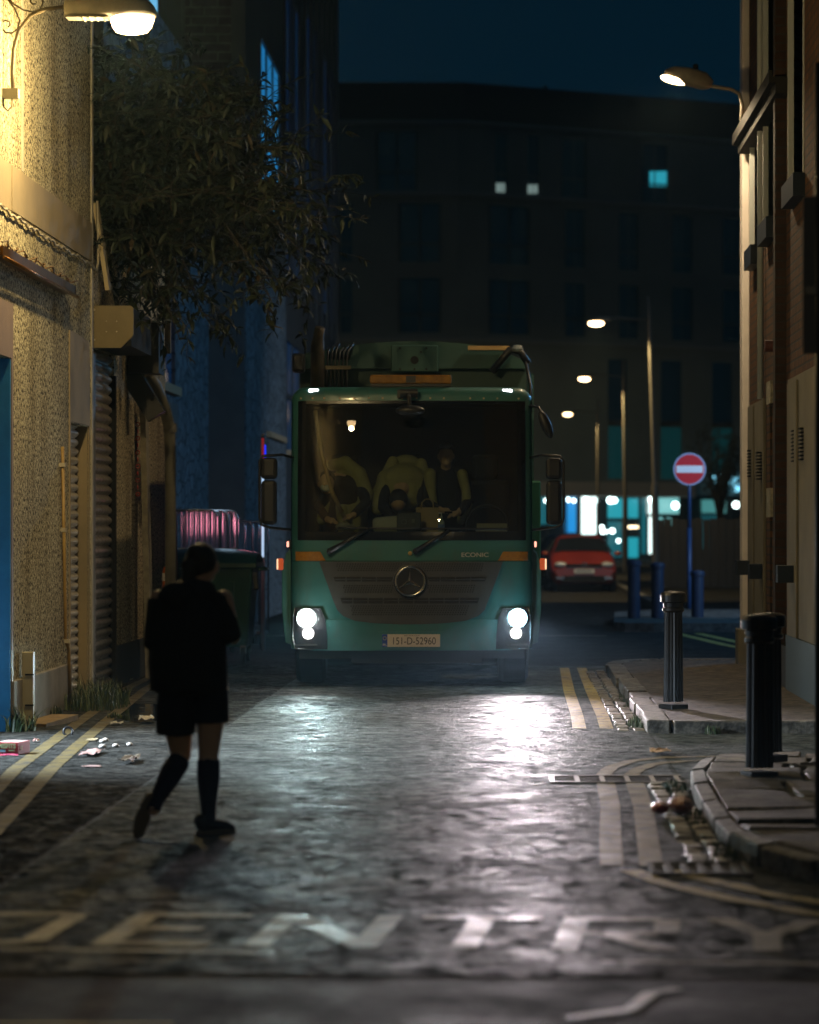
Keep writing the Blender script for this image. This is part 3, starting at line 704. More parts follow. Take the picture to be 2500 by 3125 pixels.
def PT(u, v, d): return (-d, u - 52, v)
hs = [(55.6, 60.2, 7.4, 10.4), (61.5, 66.5, 6.6, 12.5), (56.6, 60.6, 3.4, 5.2), (55.2, 57.0, 2.9, 4.6), (62, 66, 3.2, 5.4)]
for k in range(4): hs.append((67.5 + k * 3.2, 69.5 + k * 3.2, 6.8, 13))
w = MB(); holed(w, (52, 81), (0, 19), hs, PT, .25)
w.poly([PT(81, 0, 0), PT(81, 19, 0), PT(81, 19, 10), PT(81, 0, 10)]); w.build('wall', m_tall, tb)
MB().box(-.02, .015, .1, 9.5, 0, 6.2).build('stone_base', m_rub, tb)
m_lit = emitm('bright blue window', (.02, .26, .62), .55)
for i, (a, b_, c, d) in enumerate(hs):
    lit = i == 0
    f = MB().box(-.07, -.05, a - 52, b_ - 52, c, d).build('window', m_lit if lit else m_bpane, tb)
    g = MB(); n = 3 if i < 2 else 2
    for k in range(1, n): y_ = a + (b_ - a) * k / n; g.box(-.05, -.02, y_ - 52 - .07, y_ - 52 + .07, c, d)
    g.box(-.05, -.025, a - 52, b_ - 52, (c + d) / 2 - .06, (c + d) / 2 + .06)
    g.build('glazing_bars', m_tall, f)
    if i in (2, 3, 4): MB().box(-.2, .10, a - 52 - .1, b_ - 52 + .1, c - .1, c).build('sill', m_sill, f)
b = MB()
for k in range(10): b.box(0, .05, 9.0 + k * 2.05, 9.2 + k * 2.05, 6.3, 19)
b.build('fin', m_tall, tb)
b = MB()
def PFt(u, v, d): return (u + 4.4, d, v)
fh = [(-7.0, -6.3, 7.5, 13), (-6.16, -5.85, 7.5, 13)]
holed(b, (-14, -4.4), (0, 19), fh + [(-5.40, -4.62, 8.4, 13)], PFt, .25); b.build('front_wall', M('grey front', (.16, .15, .14), .7, col2=(.12, .115, .11), nscale=1.5), tb)
MB().box(-5.40 + 4.4, -4.62 + 4.4, .06, .1, 8.4, 13).build('brick_panel', m_tbrick, tb)
for a, b_, c, d in fh: MB().box(a + 4.4, b_ + 4.4, .15, .2, c, d).build('front_window', emitm('pale blue window', (.16, .52, .85), .9), tb)
b = MB(); b.box(-1.9 + .0, -1.7, -.12, 0, 6, 19); b.box(-1.44, -1.04, -.1, 0, 6, 19); b.box(-.17, .02, -.06, 0, 6, 19); b.build('pilaster', MATS['grey front'], tb)

# ------------------------------------------------------------------ apartment block across the end of the street
def bs_(px): return 60.0 if px <= 1420 else 60.0 - 3.0 * (px - 1420) / 855
def bz(px, py): return EYE - (py - 1613) / bs_(px)
m_apt = M('apartment facade', (.20, .235, .22), .8, col2=(.16, .185, .175), nscale=.3)
m_apt2 = M('set back storey', (.07, .065, .055), .8)
m_aptg = M('faintly glowing window glass', (.02, .028, .036), .12, emit=((.0, .18, .3), .008))  # unlit panes, given a faint blue glow of their own
apt = thing('apartment_block', 'long dark apartment block across the street end above a lit shop', 'building', (0, 158, 0))
def PA(u, v, d): s = bs_(u); return ((u - 1550) / s, F / s - 158 + d, v)
rowA = [(1147, 1275), (1512, 1550), (1609, 1648), (1712, 1791), (1957, 2040)]
rowB = [(1038, 1075), (1215, 1347), (1490, 1618), (1723, 1787), (1889, 1949), (2051, 2115), (2206, 2266)]
rowD = [(1120, 1190), (1400, 1470), (1856, 1913), (2017, 2080), (2174, 2234)]
holes = [(a, b_, 18.85, 21.9) for a, b_ in rowA] + [(a, b_, 15.2, 18.2) for a, b_ in rowB] + [(a, b_, 11.6, 14.4) for a, b_ in rowB] + [(a, b_, 4.25, 10.5) for a, b_ in rowD]
w = MB(); holed(w, (700, 2700), (3.4, 22.3), holes, PA, .5); w.build('wall', m_apt, apt)
w = MB()
for a, b_ in ((700, 1420), (1420, 2700)): w.poly([PA(a, 22.3, .4), PA(b_, 22.3, .4), PA(b_, 24.4, .4), PA(a, 24.4, .4)])
w.build('set_back_storey', m_apt2, apt)
b = MB()
def band(mb, z0, z1, out):
    P = [700, 1100, 1420, 1700, 2000, 2275, 2700]
    mb.grid([[PA(p, z1, .05) for p in P], [PA(p, z1, -out) for p in P], [PA(p, z0, -out) for p in P], [PA(p, z0, .05) for p in P]])
m_band = M('pale string course', (.24, .27, .27), .7)
for z in (22.2, 18.55, 11.15): b = MB(); band(b, z, z + .18, .25); b.build('string_course', m_band, apt)
for i, (a, b_, c, d) in enumerate(holes):
    q = MB().grid([[PA(a, c, .4), PA(b_, c, .4)], [PA(a, d, .4), PA(b_, d, .4)]])
    low = i >= len(rowA) + 2 * len(rowB)
    f = q.build('window', m_aptg, apt)
    if low:
        MB().grid([[PA(a, c, .36), PA(b_, c, .36)], [PA(a, 7.0, .36), PA(b_, 7.0, .36)]]).build('lit_pane', M('teal lit pane', (.02, .03, .03), .2, emit=((.02, .30, .32), .06)), f)
        MB().grid([[PA(a, 7.0, .3), PA(b_, 7.0, .3)], [PA(a, 7.3, .3), PA(b_, 7.3, .3)]]).build('transom', m_apt2, f)
def litq(x0, x1, y0, y1, mat, name, par, d=.35):
    s = bs_(x0); return MB().grid([[PA(x0, bz(x0, y1), d), PA(x1, bz(x1, y1), d)], [PA(x0, bz(x0, y0), d), PA(x1, bz(x1, y0), d)]]).build(name, mat, par)
litq(1514, 1541, 556, 588, emitm('dim white lamp window', (.30, .42, .40), .55), 'lit_pane', apt)
litq(1609, 1641, 561, 588, MATS['dim white lamp window'], 'lit_pane', apt)
litq(1984, 2042, 520, 566, emitm('cyan window', (.03, .42, .55), .75), 'lit_pane', apt)
# shop on the ground floor
b = MB()
for a, b_, c, d in holes[:len(rowA) + 2 * len(rowB)]:
    for t0, t1 in ((0, .05), (.48, .53), (.95, 1)):
        u0, u1 = a + (b_ - a) * t0, a + (b_ - a) * t1; b.grid([[PA(u0, c, .34), PA(u1, c, .34)], [PA(u0, d, .34), PA(u1, d, .34)]])
    b.grid([[PA(a, c + .9, .33), PA(b_, c + .9, .33)], [PA(a, c + 1.0, .33), PA(b_, c + 1.0, .33)]])
b.build('window_bars', m_apt2, apt)
b = MB()
for x_, w_, h_ in ((1180, 60, 1.3), (1560, 90, .9), (1660, 12, 2.2), (1900, 70, 1.1)):
    p = PA(x_, 24.3, 2.5); b.box(p[0], p[0] + w_ / 60, p[1], p[1] + 1.5, 24.2, 24.3 + h_ * .25)
b.build('roof_plant', m_apt2, apt)
b = MB(); b.grid([[PA(p, 3.3, -.9) for p in (1500, 1700, 2080, 2120)], [PA(p, 4.05, -.9) for p in (1500, 1700, 2080, 2120)]]); b.grid([[PA(p, 4.05, -.9) for p in (1500, 1700, 2080, 2120)], [PA(p, 4.05, .1) for p in (1500, 1700, 2080, 2120)]])
b.grid([[PA(p, 3.3, -.9) for p in (1500, 1700, 2080, 2120)], [PA(p, 3.3, 1.5) for p in (1500, 1700, 2080, 2120)]])
b.build('fascia', M('pale fascia', (.42, .40, .36), .7), apt)
b = MB(); b.grid([[PA(p, 0, 2.0) for p in (700, 1420, 2700)], [PA(p, 3.4, 2.0) for p in (700, 1420, 2700)]]); b.build('shop_back_wall', m_dark, apt)
m_cy = emitm('shop light cyan', (.02, .42, .52), .8); m_cyd = emitm('shop light teal', (.015, .24, .30), .45); m_wh = emitm('shop light white', (.75, .95, .92), 2.2); m_bl = emitm('shop light blue', (.015, .30, .75), 1.0); m_pale = emitm('shop ceiling light', (.22, .62, .62), .9)
for q in ((1640, 1720, 1516, 1600, m_cyd), (1726, 1760, 1516, 1625, m_bl), (1776, 1830, 1514, 1630, m_wh), (1857, 1951, 1520, 1580, m_cy), (1857, 1900, 1590, 1700, m_cyd), (1905, 1951, 1640, 1702, m_cy), (1955, 1975, 1520, 1690, m_cyd),
          (1977, 1996, 1513, 1568, m_wh), (1979, 1992, 1576, 1690, m_wh), (2006, 2076, 1518, 1567, m_pale), (2010, 2026, 1578, 1602, m_pale), (2038, 2052, 1580, 1602, m_pale), (2140, 2222, 1524, 1564, emitm('shop canopy light', (.10, .42, .42), .55)), (2144, 2196, 1570, 1674, m_cyd)):
    litq(q[0], q[1], q[2], q[3], q[4], 'shop_window', apt, 1.2)
b = MB()
for x_ in (1668, 1726, 1768, 1843, 1900, 1953, 1975, 2000, 2080, 2136, 2226): b.grid([[PA(x_, 0, -.02), PA(x_ + 5, 0, -.02)], [PA(x_, 3.3, -.02), PA(x_ + 5, 3.3, -.02)]])
b.build('shopfront_post', m_apt2, apt)
b = MB()
for k in range(5): b.grid([[PA(2148 + k * 10, bz(2148, 1680), .9), PA(2153 + k * 10, bz(2148, 1680), .9)], [PA(2148 + k * 10, bz(2148, 1566), .9), PA(2153 + k * 10, bz(2148, 1566), .9)]])
b.build('blind', m_apt2, apt)
for (x_, y_, r_) in ((1667, 1527, .10), (1733, 1524, .12), (1752, 1527, .10), (1790, 1526, .16), (1825, 1526, .10), (1864, 1526, .17), (1877, 1526, .14), (1985, 1523, .16), (2063, 1542, .19), (2249, 1540, .18), (1838, 1608, .1), (1842, 1621, .14), (1850, 1622, .1), (1870, 1620, .13), (1889, 1650, .1)):
    p = PA(x_, bz(x_, y_), .6); MB().ball(p, r_, 10, 8).build('shop_bulb', emitm('bulb glow', (.75, 1.0, .98), 7), apt, smooth=True)
for (x0, x1, y_) in ((1917, 1950, 1608), (1905, 1911, 1608)): litq(x0, x1, y_ - 4, y_ + 4, emitm('warm tube', (1, .8, .5), 4), 'shop_bulb', apt, .8)
b = MB()
for (x_, y_, r_) in ((2222, 1462, .20), (2226, 1474, .24), (2215, 1478, .16), (2250, 1474, .26), (2244, 1486, .22)):
    p = PA(x_, bz(x_, y_), -.6); b.torus(p, r_, .05, 'y', 14, 6)
for (x_, y_) in ((2178, 1456), (2180, 1470), (2182, 1480), (2200, 1450)): b.ball(PA(x_, bz(x_, y_), -.6), .08, 8, 6)
b.build('neon_sign', emitm('neon pale blue', (.25, .75, 1.0), 2.2), apt)
# hoarding and shrubs on the right of the far road
fn = thing('hoarding', 'dark timber hoarding beside the far footpath behind the no entry sign', 'hoarding', (3.75, 79, .14))
b = MB()
for k in range(26): b.box(k * .2, k * .2 + .185, 0, .03, 0, 1.72 + .02 * (k % 3))
b.build('boards', M('dark hoarding', (.03, .028, .024), .8), fn)
b = MB()
for k in range(6): b.box(k * 1.0, k * 1.0 + .08, .03, .11, 0, 1.7)
b.build('post', m_dark, fn)
# ================================================================== STREET FURNITURE
WARM = (1.0, .74, .34)
m_lampglass = emitm('sodium lamp glass', (1.0, .66, .32), 22)
m_farglass = emitm('far lamp glass', (1.0, .68, .34), 14)
m_lamph = M('lamp housing grey', (.20, .18, .14), .5, col2=(.14, .125, .1), nscale=10)
m_ironarm = M('painted iron arm', (.06, .05, .035), .5, col2=(.13, .10, .05), nscale=14)
def loftx(mb, secs, n=12):        # secs: (x, zc, half height, half depth)
    rows = []
    for x, zc, hz, hy in secs:
        rows.append([(x, hy * math.cos(2 * math.pi * k / n), zc + hz * math.sin(2 * math.pi * k / n)) for k in range(n + 1)])
    mb.grid(rows); mb.poly(rows[0][:-1]); mb.poly(rows[-1][:-1]); return mb
def rrow(secs, mb, n=16, p=.55):  # boxier section
    rows = []
    for x, z0, z1, hy in secs:
        r = []
        for k in range(n + 1):
            a = 2 * math.pi * k / n; c, s_ = math.cos(a), math.sin(a)
            r.append((x, hy * math.copysign(abs(c) ** p, c), (z0 + z1) / 2 + (z1 - z0) / 2 * math.copysign(abs(s_) ** p, s_)))
        rows.append(r)
    mb.grid(rows); mb.poly(rows[0][:-1]); mb.poly(rows[-1][:-1]); return mb
# --- lamp on the roughcast house
LS = 385.0; LY = F / LS
wl = thing('wall_lamp', 'lit wall lamp on a curved iron arm with scrolls on the roughcast house', 'street lamp', (-4.0, LY, 5.04))
def q(px, py, dy=0): x, z = xz(px, py, LS); return (x + 4.0, dy, z - 5.04)
MB().box(-.01, .125, -.05, .05, .0, .075).build('clamp', M('pale clamp', (.45, .42, .33), .6), wl)
MB().tube([q(40, 275), q(38, 220), q(42, 150), q(58, 92), q(92, 48), q(140, 27), q(205, 20)], .017, 10).build('arm', m_ironarm, wl, smooth=True)
b = MB(); b.tube([q(20, -8), q(45, 25), q(60, 62), q(54, 88), q(38, 100), q(18, 99), q(4, 84), q(5, 68), q(18, 61), q(29, 66), q(31, 76), q(25, 82)], .007, 6)
b.tube([q(24, -6), q(45, 14), q(72, 30), q(100, 36), q(122, 28), q(131, 10), q(130, -6)], .007, 6)
b.tube([q(93, -5), q(94, 6), q(100, 12), q(110, 11)], .007, 6); b.build('scrollwork', m_ironarm, wl, smooth=True)
b = MB(); b.tube([q(38, 298), q(36, 325), q(24, 338), q(10, 325), q(6, 300)], .006, 6); b.build('cable_loop', m_ironarm, wl, smooth=True)
def z_(py): return xz(0, py, LS)[1] - 5.04
def x_(px): return xz(px, 0, LS)[0] + 4.0
b = MB(); rrow([(x_(198), z_(50), z_(4), .045), (x_(202), z_(53), z_(1), .055), (x_(335), z_(56), z_(-6), .115), (x_(400), z_(50), z_(-14), .135), (x_(445), z_(50), z_(-6), .13), (x_(470), z_(50), z_(18), .10), (x_(477), z_(50), z_(40), .07)], b)
b.build('lamp_housing', m_lamph, wl, smooth=True)
b = MB()
for i in range(4): b.box(x_(255 + i * 20), x_(258 + i * 20), -.10, .10, z_(60), z_(54))
b.box(x_(205), x_(335), -.09, .09, z_(57), z_(52)); b.build('gear_tray', m_lamph, wl)
rows = []
for f, py in ((1, 50), (.97, 62), (.86, 84), (.70, 98), (.45, 103), (.02, 104)):
    cx = x_(404 - 3 * (1 - f)); rows.append([(cx + .178 * f * math.cos(2 * math.pi * k / 20), .115 * f * math.sin(2 * math.pi * k / 20), z_(py)) for k in range(21)])
MB().grid(rows).build('lamp_bowl', m_lampglass, wl, smooth=True)
light('lamp_light', 'POINT', (x_(404), 0, z_(118)), 600, WARM, wl, size=.08)
# --- lamp on the brick building
RS = 281.0; RY = F / RS
rl = thing('wall_lamp', 'lit lamp on a bent pipe arm at the top of the white quoin', 'street lamp', (2.6, RY, 6.1))
def q2(px, py, dy=0): x, z = xz(px, py, RS); return (x - 2.6, dy, z - 6.1)
MB().tube([q2(2263, 366), q2(2266, 320), q2(2256, 286), q2(2231, 272), q2(2180, 264), q2(2155, 258)], .022, 10).build('arm', M('grey lamp arm', (.22, .20, .16), .5), rl, smooth=True)
dv = Vector(q2(2161, 250)) - Vector(q2(2017, 218)); ang = math.atan2(dv.z, dv.x)
hd = MB(); rrow([(-.27, -.05, .03, .06), (-.18, -.07, .08, .12), (-.02, -.09, .10, .13), (.16, -.10, .09, .115), (.23, -.08, .05, .07), (.26, -.05, .02, .04)], hd)
ho = hd.build('lamp_housing', m_lamph, rl, smooth=True); hc = Vector(q2(2104, 236)); ho.location = hc; ho.rotation_euler = (0, -ang, 0)
ph = MB().lathe([(.03, 0), (.03, .05), (.02, .06)], n=10).build('photocell', m_dark, rl); ph.location = Vector(q2(2123, 212))
lb = MB().ball((0, 0, 0), (.155, .12, .045), 18, 10).build('lamp_bowl', m_lampglass, rl, smooth=True); lb.location = Vector(q2(2058, 243)); lb.rotation_euler = (0, -ang, 0)
light('lamp_light', 'SPOT', Vector(q2(2052, 262)), 420, (1.0, .76, .46), rl, aim=Vector(q2(2030, 800)), size=.10, spot=168, blend=.2)
# --- street lamps on poles down the far road
m_pole = M('galvanised pole', (.16, .15, .125), .55, .3, col2=(.17, .15, .12), nscale=6)
def street_lamp(loc, lean, reach, label, e):
    t = thing('street_lamp', label, 'street lamp', loc, 0, 'street lamps along the far road')
    MB().tube([(0, 0, 0), (-lean * .2, 0, 2.6), (-lean * .2, 0, 2.601), (-lean, 0, 7.3)], [.095, .09, .062, .045], 12).build('pole', m_pole, t, smooth=False)
    MB().tube([(-lean * .9, 0, 6.72), (-lean - reach * .6, 0, 6.78), (-lean - reach + .2, 0, 6.74)], .028, 8).build('arm', m_pole, t, smooth=True)
    b = MB(); rrow([(-lean - reach - .2, 6.68, 6.72, .07), (-lean - reach, 6.68, 6.80, .13), (-lean - reach + .22, 6.68, 6.82, .11), (-lean - reach + .38, 6.70, 6.78, .05)], b); b.build('lamp_housing', m_lamph, t, smooth=True)
    MB().ball((-lean - reach, 0, 6.63), (.20, .13, .075), 14, 8).build('lamp_bowl', m_farglass, t, smooth=True)
    light('lamp_light', 'SPOT', (-lean - reach, 0, 6.5), e, WARM, t, aim=(-lean - reach - .3, 3.0, 0), size=.12, spot=165, blend=.2)
    return t
street_lamp((3.72, 78, .14), .19, 1.32, 'nearest lit street lamp on a leaning pole above the red car', 1100)
street_lamp((4.05, 107, .14), .08, 1.34, 'middle lit street lamp on a pole behind the red car', 1300)
street_lamp((4.06, 140, .14), .02, 1.35, 'farthest lit street lamp, lowest of the row beside the lorry', 900)
# --- cool white lamp standing in the cross street round the corner
ll = thing('street_lamp', 'cool white street lamp in the cross street round the brick corner', 'street lamp', (10.5, 46.5, .14))
MB().tube([(0, 0, 0), (0, 0, 6.4), (-.3, 0, 6.6), (-.9, 0, 6.65)], [.08, .05, .04, .03], 10).build('pole', m_pole, ll, smooth=True)
b = MB(); rrow([(-1.5, 6.6, 6.68, .08), (-1.2, 6.58, 6.74, .13), (-.9, 6.6, 6.7, .06)], b); b.build('lamp_housing', m_lamph, ll, smooth=True)
MB().box(-1.42, -1.0, -.08, .08, 6.565, 6.58).build('lamp_panel', emitm('led panel', (.45, .75, 1.0), 12), ll)
light('lamp_light', 'SPOT', (-1.2, 0, 6.5), 1700, (.16, .52, 1.0), ll, aim=(-4.0, -.6, 0), size=.12, spot=165, blend=.2)
light('lamp_light', 'SPOT', (-1.25, .12, 6.5), 4200, (.62, .80, 1.0), ll, aim=(-7.2, 11.2, 2.4), size=.12, spot=64, blend=.8)  # extra beam added at this head to brighten the no entry sign
# --- street lamp on the main road behind the viewer
ml = thing('street_lamp', 'street lamp on the main road at the mouth of the street, opposite the letters', 'street lamp', (5.2, -3.0, 0))
MB().tube([(0, 0, 0), (0, 0, 7.6), (-.3, 0, 7.9), (-1.2, 0, 8.0)], [.09, .05, .04, .03], 10).build('pole', m_pole, ml, smooth=True)
b = MB(); rrow([(-1.8, 7.95, 8.03, .08), (-1.5, 7.93, 8.1, .14), (-1.1, 7.95, 8.06, .06)], b); b.build('lamp_housing', m_lamph, ml, smooth=True)
MB().ball((-1.5, 0, 7.9), (.2, .13, .06), 14, 8).build('lamp_bowl', m_farglass, ml, smooth=True)
light('lamp_light', 'SPOT', (-1.5, 0, 7.8), 380, WARM, ml, aim=(-2.2, 3.0, 0), size=.12, spot=160, blend=.3)
# --- bollards
m_boll = M('black bollard paint', (.005, .005, .006), .4, rvar=(9, .32, .5), bmp=(45, .15, .004))
def bollard(loc, label):
    t = thing('bollard', label, 'bollard', loc, rnd.random(), 'fluted black bollards on the pavement')
    fl = lambda k, h: (1.0 if k % 2 == 0 else .91)
    MB().lathe([(.086, .06), (.083, .25), (.080, .50), (.076, .83)], n=36, mod=fl).build('shaft', m_boll, t)
    MB().box(-.092, .092, -.092, .092, -.01, .04).build('base', m_boll, t, bevel=.01)
    MB().lathe([(.078, .82), (.094, .835), (.094, .855), (.083, .862), (.086, .90), (.110, .91), (.112, .965), (.104, .985), (.07, 1.0), (.0, 1.004)], n=28).build('cap', m_boll, t, smooth=False)
    return t
b1 = bollard((1.407, F / 359, .10), 'fluted black bollard standing alone on the kerb of the raised pavement')
dup(b1, (1.545, F / 497, flagtop(1.5, 19) - .002), .3, 'nearest fluted black bollard, in front of another on the stone flags')
dup(b1, (1.775, F / 450, flagtop(1.7, 21) - .002), .9, 'fluted black bollard half hidden behind the nearest bollard')
m_bboll = M('blue bollard paint', (.008, .02, .052), .5)
def post_bollard(loc, h, label):
    t = thing('post_bollard', label, 'bollard', loc, 0, 'plain blue bollards on the far footpath corner')
    MB().lathe([(.105, 0), (.105, h * .97), (.10, h)], n=18).build('shaft', m_bboll, t, smooth=False)
    MB().lathe([(.105, h - .09), (.122, h - .085), (.122, h - .03), (.10, h), (.0, h + .012)], n=18).build('cap', m_bboll, t)
post_bollard((2.09, 51.6, .145), .96, 'leftmost plain blue bollard at the edge of the far footpath')
post_bollard((2.49, 51.8, .145), .92, 'plain blue bollard in front of the leaning lamp pole')
post_bollard((3.18, 52.2, .145), .78, 'short blue bollard just right of the no entry sign post')
# --- no entry sign
sg = thing('no_entry_sign', 'round red no entry sign with a white bar on a blue post', 'road sign', (3.36, F / 165, .145))
MB().tube([(0, 0, 0), (0, 0, 1.5)], .042, 12).build('post', M('blue post paint', (.012, .042, .13), .5), sg, smooth=True)
MB().tube([(0, 0, 1.5), (0, 0, 2.75)], .034, 12).build('post', MATS['blue post paint'], sg, smooth=True)
MB().lathe([(.302, -.05), (.302, -.062)], (0, 0, 2.585), 40, 'y').build('sign_rim', M('sign rim', (.32, .40, .62), .35), sg)
MB().lathe([(.272, -.062), (.272, -.068)], (0, 0, 2.585), 40, 'y').build('sign_face', M('sign red', (.58, .012, .025), .35, emit=((.58, .012, .03), .0)), sg)
MB().box(-.245, .245, -.074, -.068, 2.585 - .065, 2.585 + .065).build('white_bar', M('sign white', (.80, .82, .90), .35), sg)
# --- tall sign post in the near right foreground, seen from behind
fp_ = thing('sign_post', 'tall black sign post at the right edge seen from behind', 'sign post', (1.60, F / 600, .10))
MB().tube([(0, 0, 0), (0, 0, 3.9)], .038, 14).build('post', m_boll, fp_, smooth=True)
MB().box(-.10, .36, -.005, .005, 2.42, 3.22).build('sign_back', M('grey sign back', (.10, .095, .085), .6), fp_, bevel=.004)
MB().box(-.09, .30, -.02, -.006, 2.72, 2.76).build('bracket', m_steel, fp_)
# --- wheelie bin
m_bin = M('green bin plastic', (.026, .095, .07), .38, col2=(.02, .075, .055), nscale=5)
bn = thing('wheelie_bin', 'large dark green four wheeled bin with a domed lid beside the lorry', 'bin', (-3.62, F / 250, 0))
b = MB(); rows = []
for z, hw, hd_ in ((.20, .46, .36), (.30, .48, .40), (1.05, .54, .50), (1.18, .55, .51)):
    rows.append([(-hw, -hd_, z), (hw, -hd_, z), (hw, hd_, z), (-hw, hd_, z), (-hw, -hd_, z)])
b.grid(rows); b.poly(rows[0][:-1]); b.poly(rows[-1][:-1]); b.build('body', m_bin, bn, bevel=.03)
b = MB()
for k in (-.3, 0, .3): b.box(k - .02, k + .02, -.49, -.40, .35, 1.0, rot=Matrix.Rotation(R(7.6), 3, 'X'))
b.build('rib', m_bin, bn)
MB().box(-.60, .60, -.56, .56, 1.15, 1.22).build('rim', m_bin, bn, bevel=.015)
rows = []
for i in range(9):
    u = -1 + i / 4; rows.append([(x * .59, .55 * u, 1.22 + .17 * (1 - abs(u) ** 2.4) ** .7 * (1 - .35 * abs(x) ** 3)) for x in (-1, -.9, -.6, -.2, .2, .6, .9, 1)])
MB().grid(rows).build('lid', m_bin, bn, smooth=True)
for sx in (-1, 1):
    MB().tube([(sx * .60, -.3, 1.14), (sx * .67, -.25, 1.14), (sx * .67, .25, 1.14), (sx * .60, .3, 1.14)], .022, 8).build('handle', m_bin, bn, smooth=True)
    MB().tube([(sx * .57, -.5, 1.1), (sx * .60, -.55, .9)], .03, 8).build('lifting_lug', m_steel, bn)
    for sy in (-1, 1):
        wv = MB(); wv.lathe([(.05, -.025), (.10, -.025), (.10, .025), (.05, .025)], (sx * .42, sy * .36, .10), 18, 'x'); wv.build('castor', m_dark, bn)
        MB().box(sx * .42 - .035, sx * .42 + .035, sy * .36 - .03, sy * .36 + .03, .12, .22).build('castor_fork', m_steel, bn)
# --- roll cages
m_cage = M('zinc cage wire', (.55, .54, .55), .25, .9)
def cage(loc, rz, label):
    t = thing('roll_cage', label, 'roll cage', loc, rz, 'wire roll cages parked behind the bin')
    for y in (0, .6):
        f = MB(); f.tube([(-.34, y, .15), (-.34, y, 1.62), (-.31, y, 1.68), (-.25, y, 1.70), (.25, y, 1.70), (.31, y, 1.68), (.34, y, 1.62), (.34, y, .15)], .014, 7)
        f.build('side_frame', m_cage, t, smooth=True)
        g = MB()
        for k in range(9): x = -.28 + k * .07; g.tube([(x, y, .2), (x, y, 1.69)], .006, 5)
        for z in (.25, .75, 1.25): g.tube([(-.34, y, z), (.34, y, z)], .008, 5)
        g.build('wire_panel', m_cage, t)
    b = MB(); b.box(-.34, .34, 0, .6, .14, .18); b.build('base', m_steel, t)
    for sx in (-.28, .28):
        for sy in (.08, .52): MB().lathe([(.06, -.015), (.06, .015)], (sx, sy, .06), 12, 'x').build('castor', m_dark, t)
    return t
c1 = cage((-4.05, 40.1, 0), .12, 'frontmost wire roll cage above the green bin')
c1.scale = (1, 1, 1.1)
for i, (x, y, r_, lb_) in enumerate(((-3.97, 40.45, .10, 'second wire roll cage nested behind the frontmost one'), (-3.88, 40.8, .15, 'third wire roll cage nested in the left row, pink lit'),
      (-3.98, 43.2, -.08, 'wire roll cage at the front of the right hand row'), (-3.90, 43.55, -.05, 'wire roll cage in the middle of the right hand row'), (-3.82, 43.9, -.1, 'rearmost wire roll cage beside the light strip'))):
    dup(c1, (x, y, 0), r_, lb_, (1, 1, 1.1 if i < 2 else 1.02))
# --- glowing strip beside the roll cages
ls = thing('light_strip', 'thin vertical light strip glowing red at the top and white below', 'light strip', (-3.27, 41.6, 0))
MB().tube([(0, .03, 0), (0, .03, 2.9)], .03, 8).build('post', m_steel, ls)
MB().box(-.018, .012, -.02, 0, 2.40, 2.84).build('tube', emitm('strip red', (.55, .02, .02), .35), ls)
MB().box(-.018, .012, -.02, 0, 1.25, 2.40).build('tube', emitm('strip white', (.50, .72, 1.0), .9), ls)
MB().box(.020, .040, -.02, 0, 2.5, 2.75).build('tube', emitm('strip blue', (.01, .03, 1.0), 1.1), ls)
light('strip_glow', 'POINT', (-.12, -.5, 1.7), 9, (1.0, .30, .42), ls, size=.15)
light('strip_glow', 'POINT', (-.3, -1.6, 2.2), 4, (.5, .75, 1.0), ls, size=.15)

# ================================================================== TREE (buddleia growing over the garage wall)
m_leaf = bpy.data.materials.new('buddleia leaf'); m_leaf.use_nodes = True
N = m_leaf.node_tree.nodes; L = m_leaf.node_tree.links; bs = N['Principled BSDF']
ge = N.new('ShaderNodeNewGeometry')
lc = ramp(m_leaf, ge.outputs['Random Per Island'], [(0.0, (.004, .011, .005)), (.5, (.009, .018, .007)), (.87, (.018, .025, .009)), (1.0, (.034, .021, .007))])
L.new(lc, bs.inputs['Base Color']); bs.inputs['Roughness'].default_value = .62
m_bark = M('bark', (.035, .028, .02), .9, col2=(.02, .016, .012), nscale=14, bmp=(30, .6, .01))
tree = thing('buddleia_tree', 'dark leafy buddleia spilling over the garage roof below the wall lamp', 'tree', (-4.3, 32.0, 4.6))
lf = MB(); br = MB()
def leaf(p, d, l):
    d = d.normalized(); side = d.cross(Vector((0, 0, 1))); side = side.normalized() if side.length > .05 else Vector((1, 0, 0))
    side = (Matrix.Rotation(rnd.uniform(-.9, .9), 3, d) @ side); up = side.cross(d); w_ = l * rnd.uniform(.11, .17)
    a = p; b_ = p + d * l * .35 + up * l * .06; c = p + d * l * .7 + up * l * .03; e = p + d * l - up * l * .10
    lf.add([a, b_ + side * w_, b_ - up * w_ * .25, b_ - side * w_, c + side * w_ * .75, c - up * w_ * .2, c - side * w_ * .75, e],
           [(0, 1, 2), (0, 2, 3), (1, 4, 5, 2), (2, 5, 6, 3), (4, 7, 5), (5, 7, 6)])
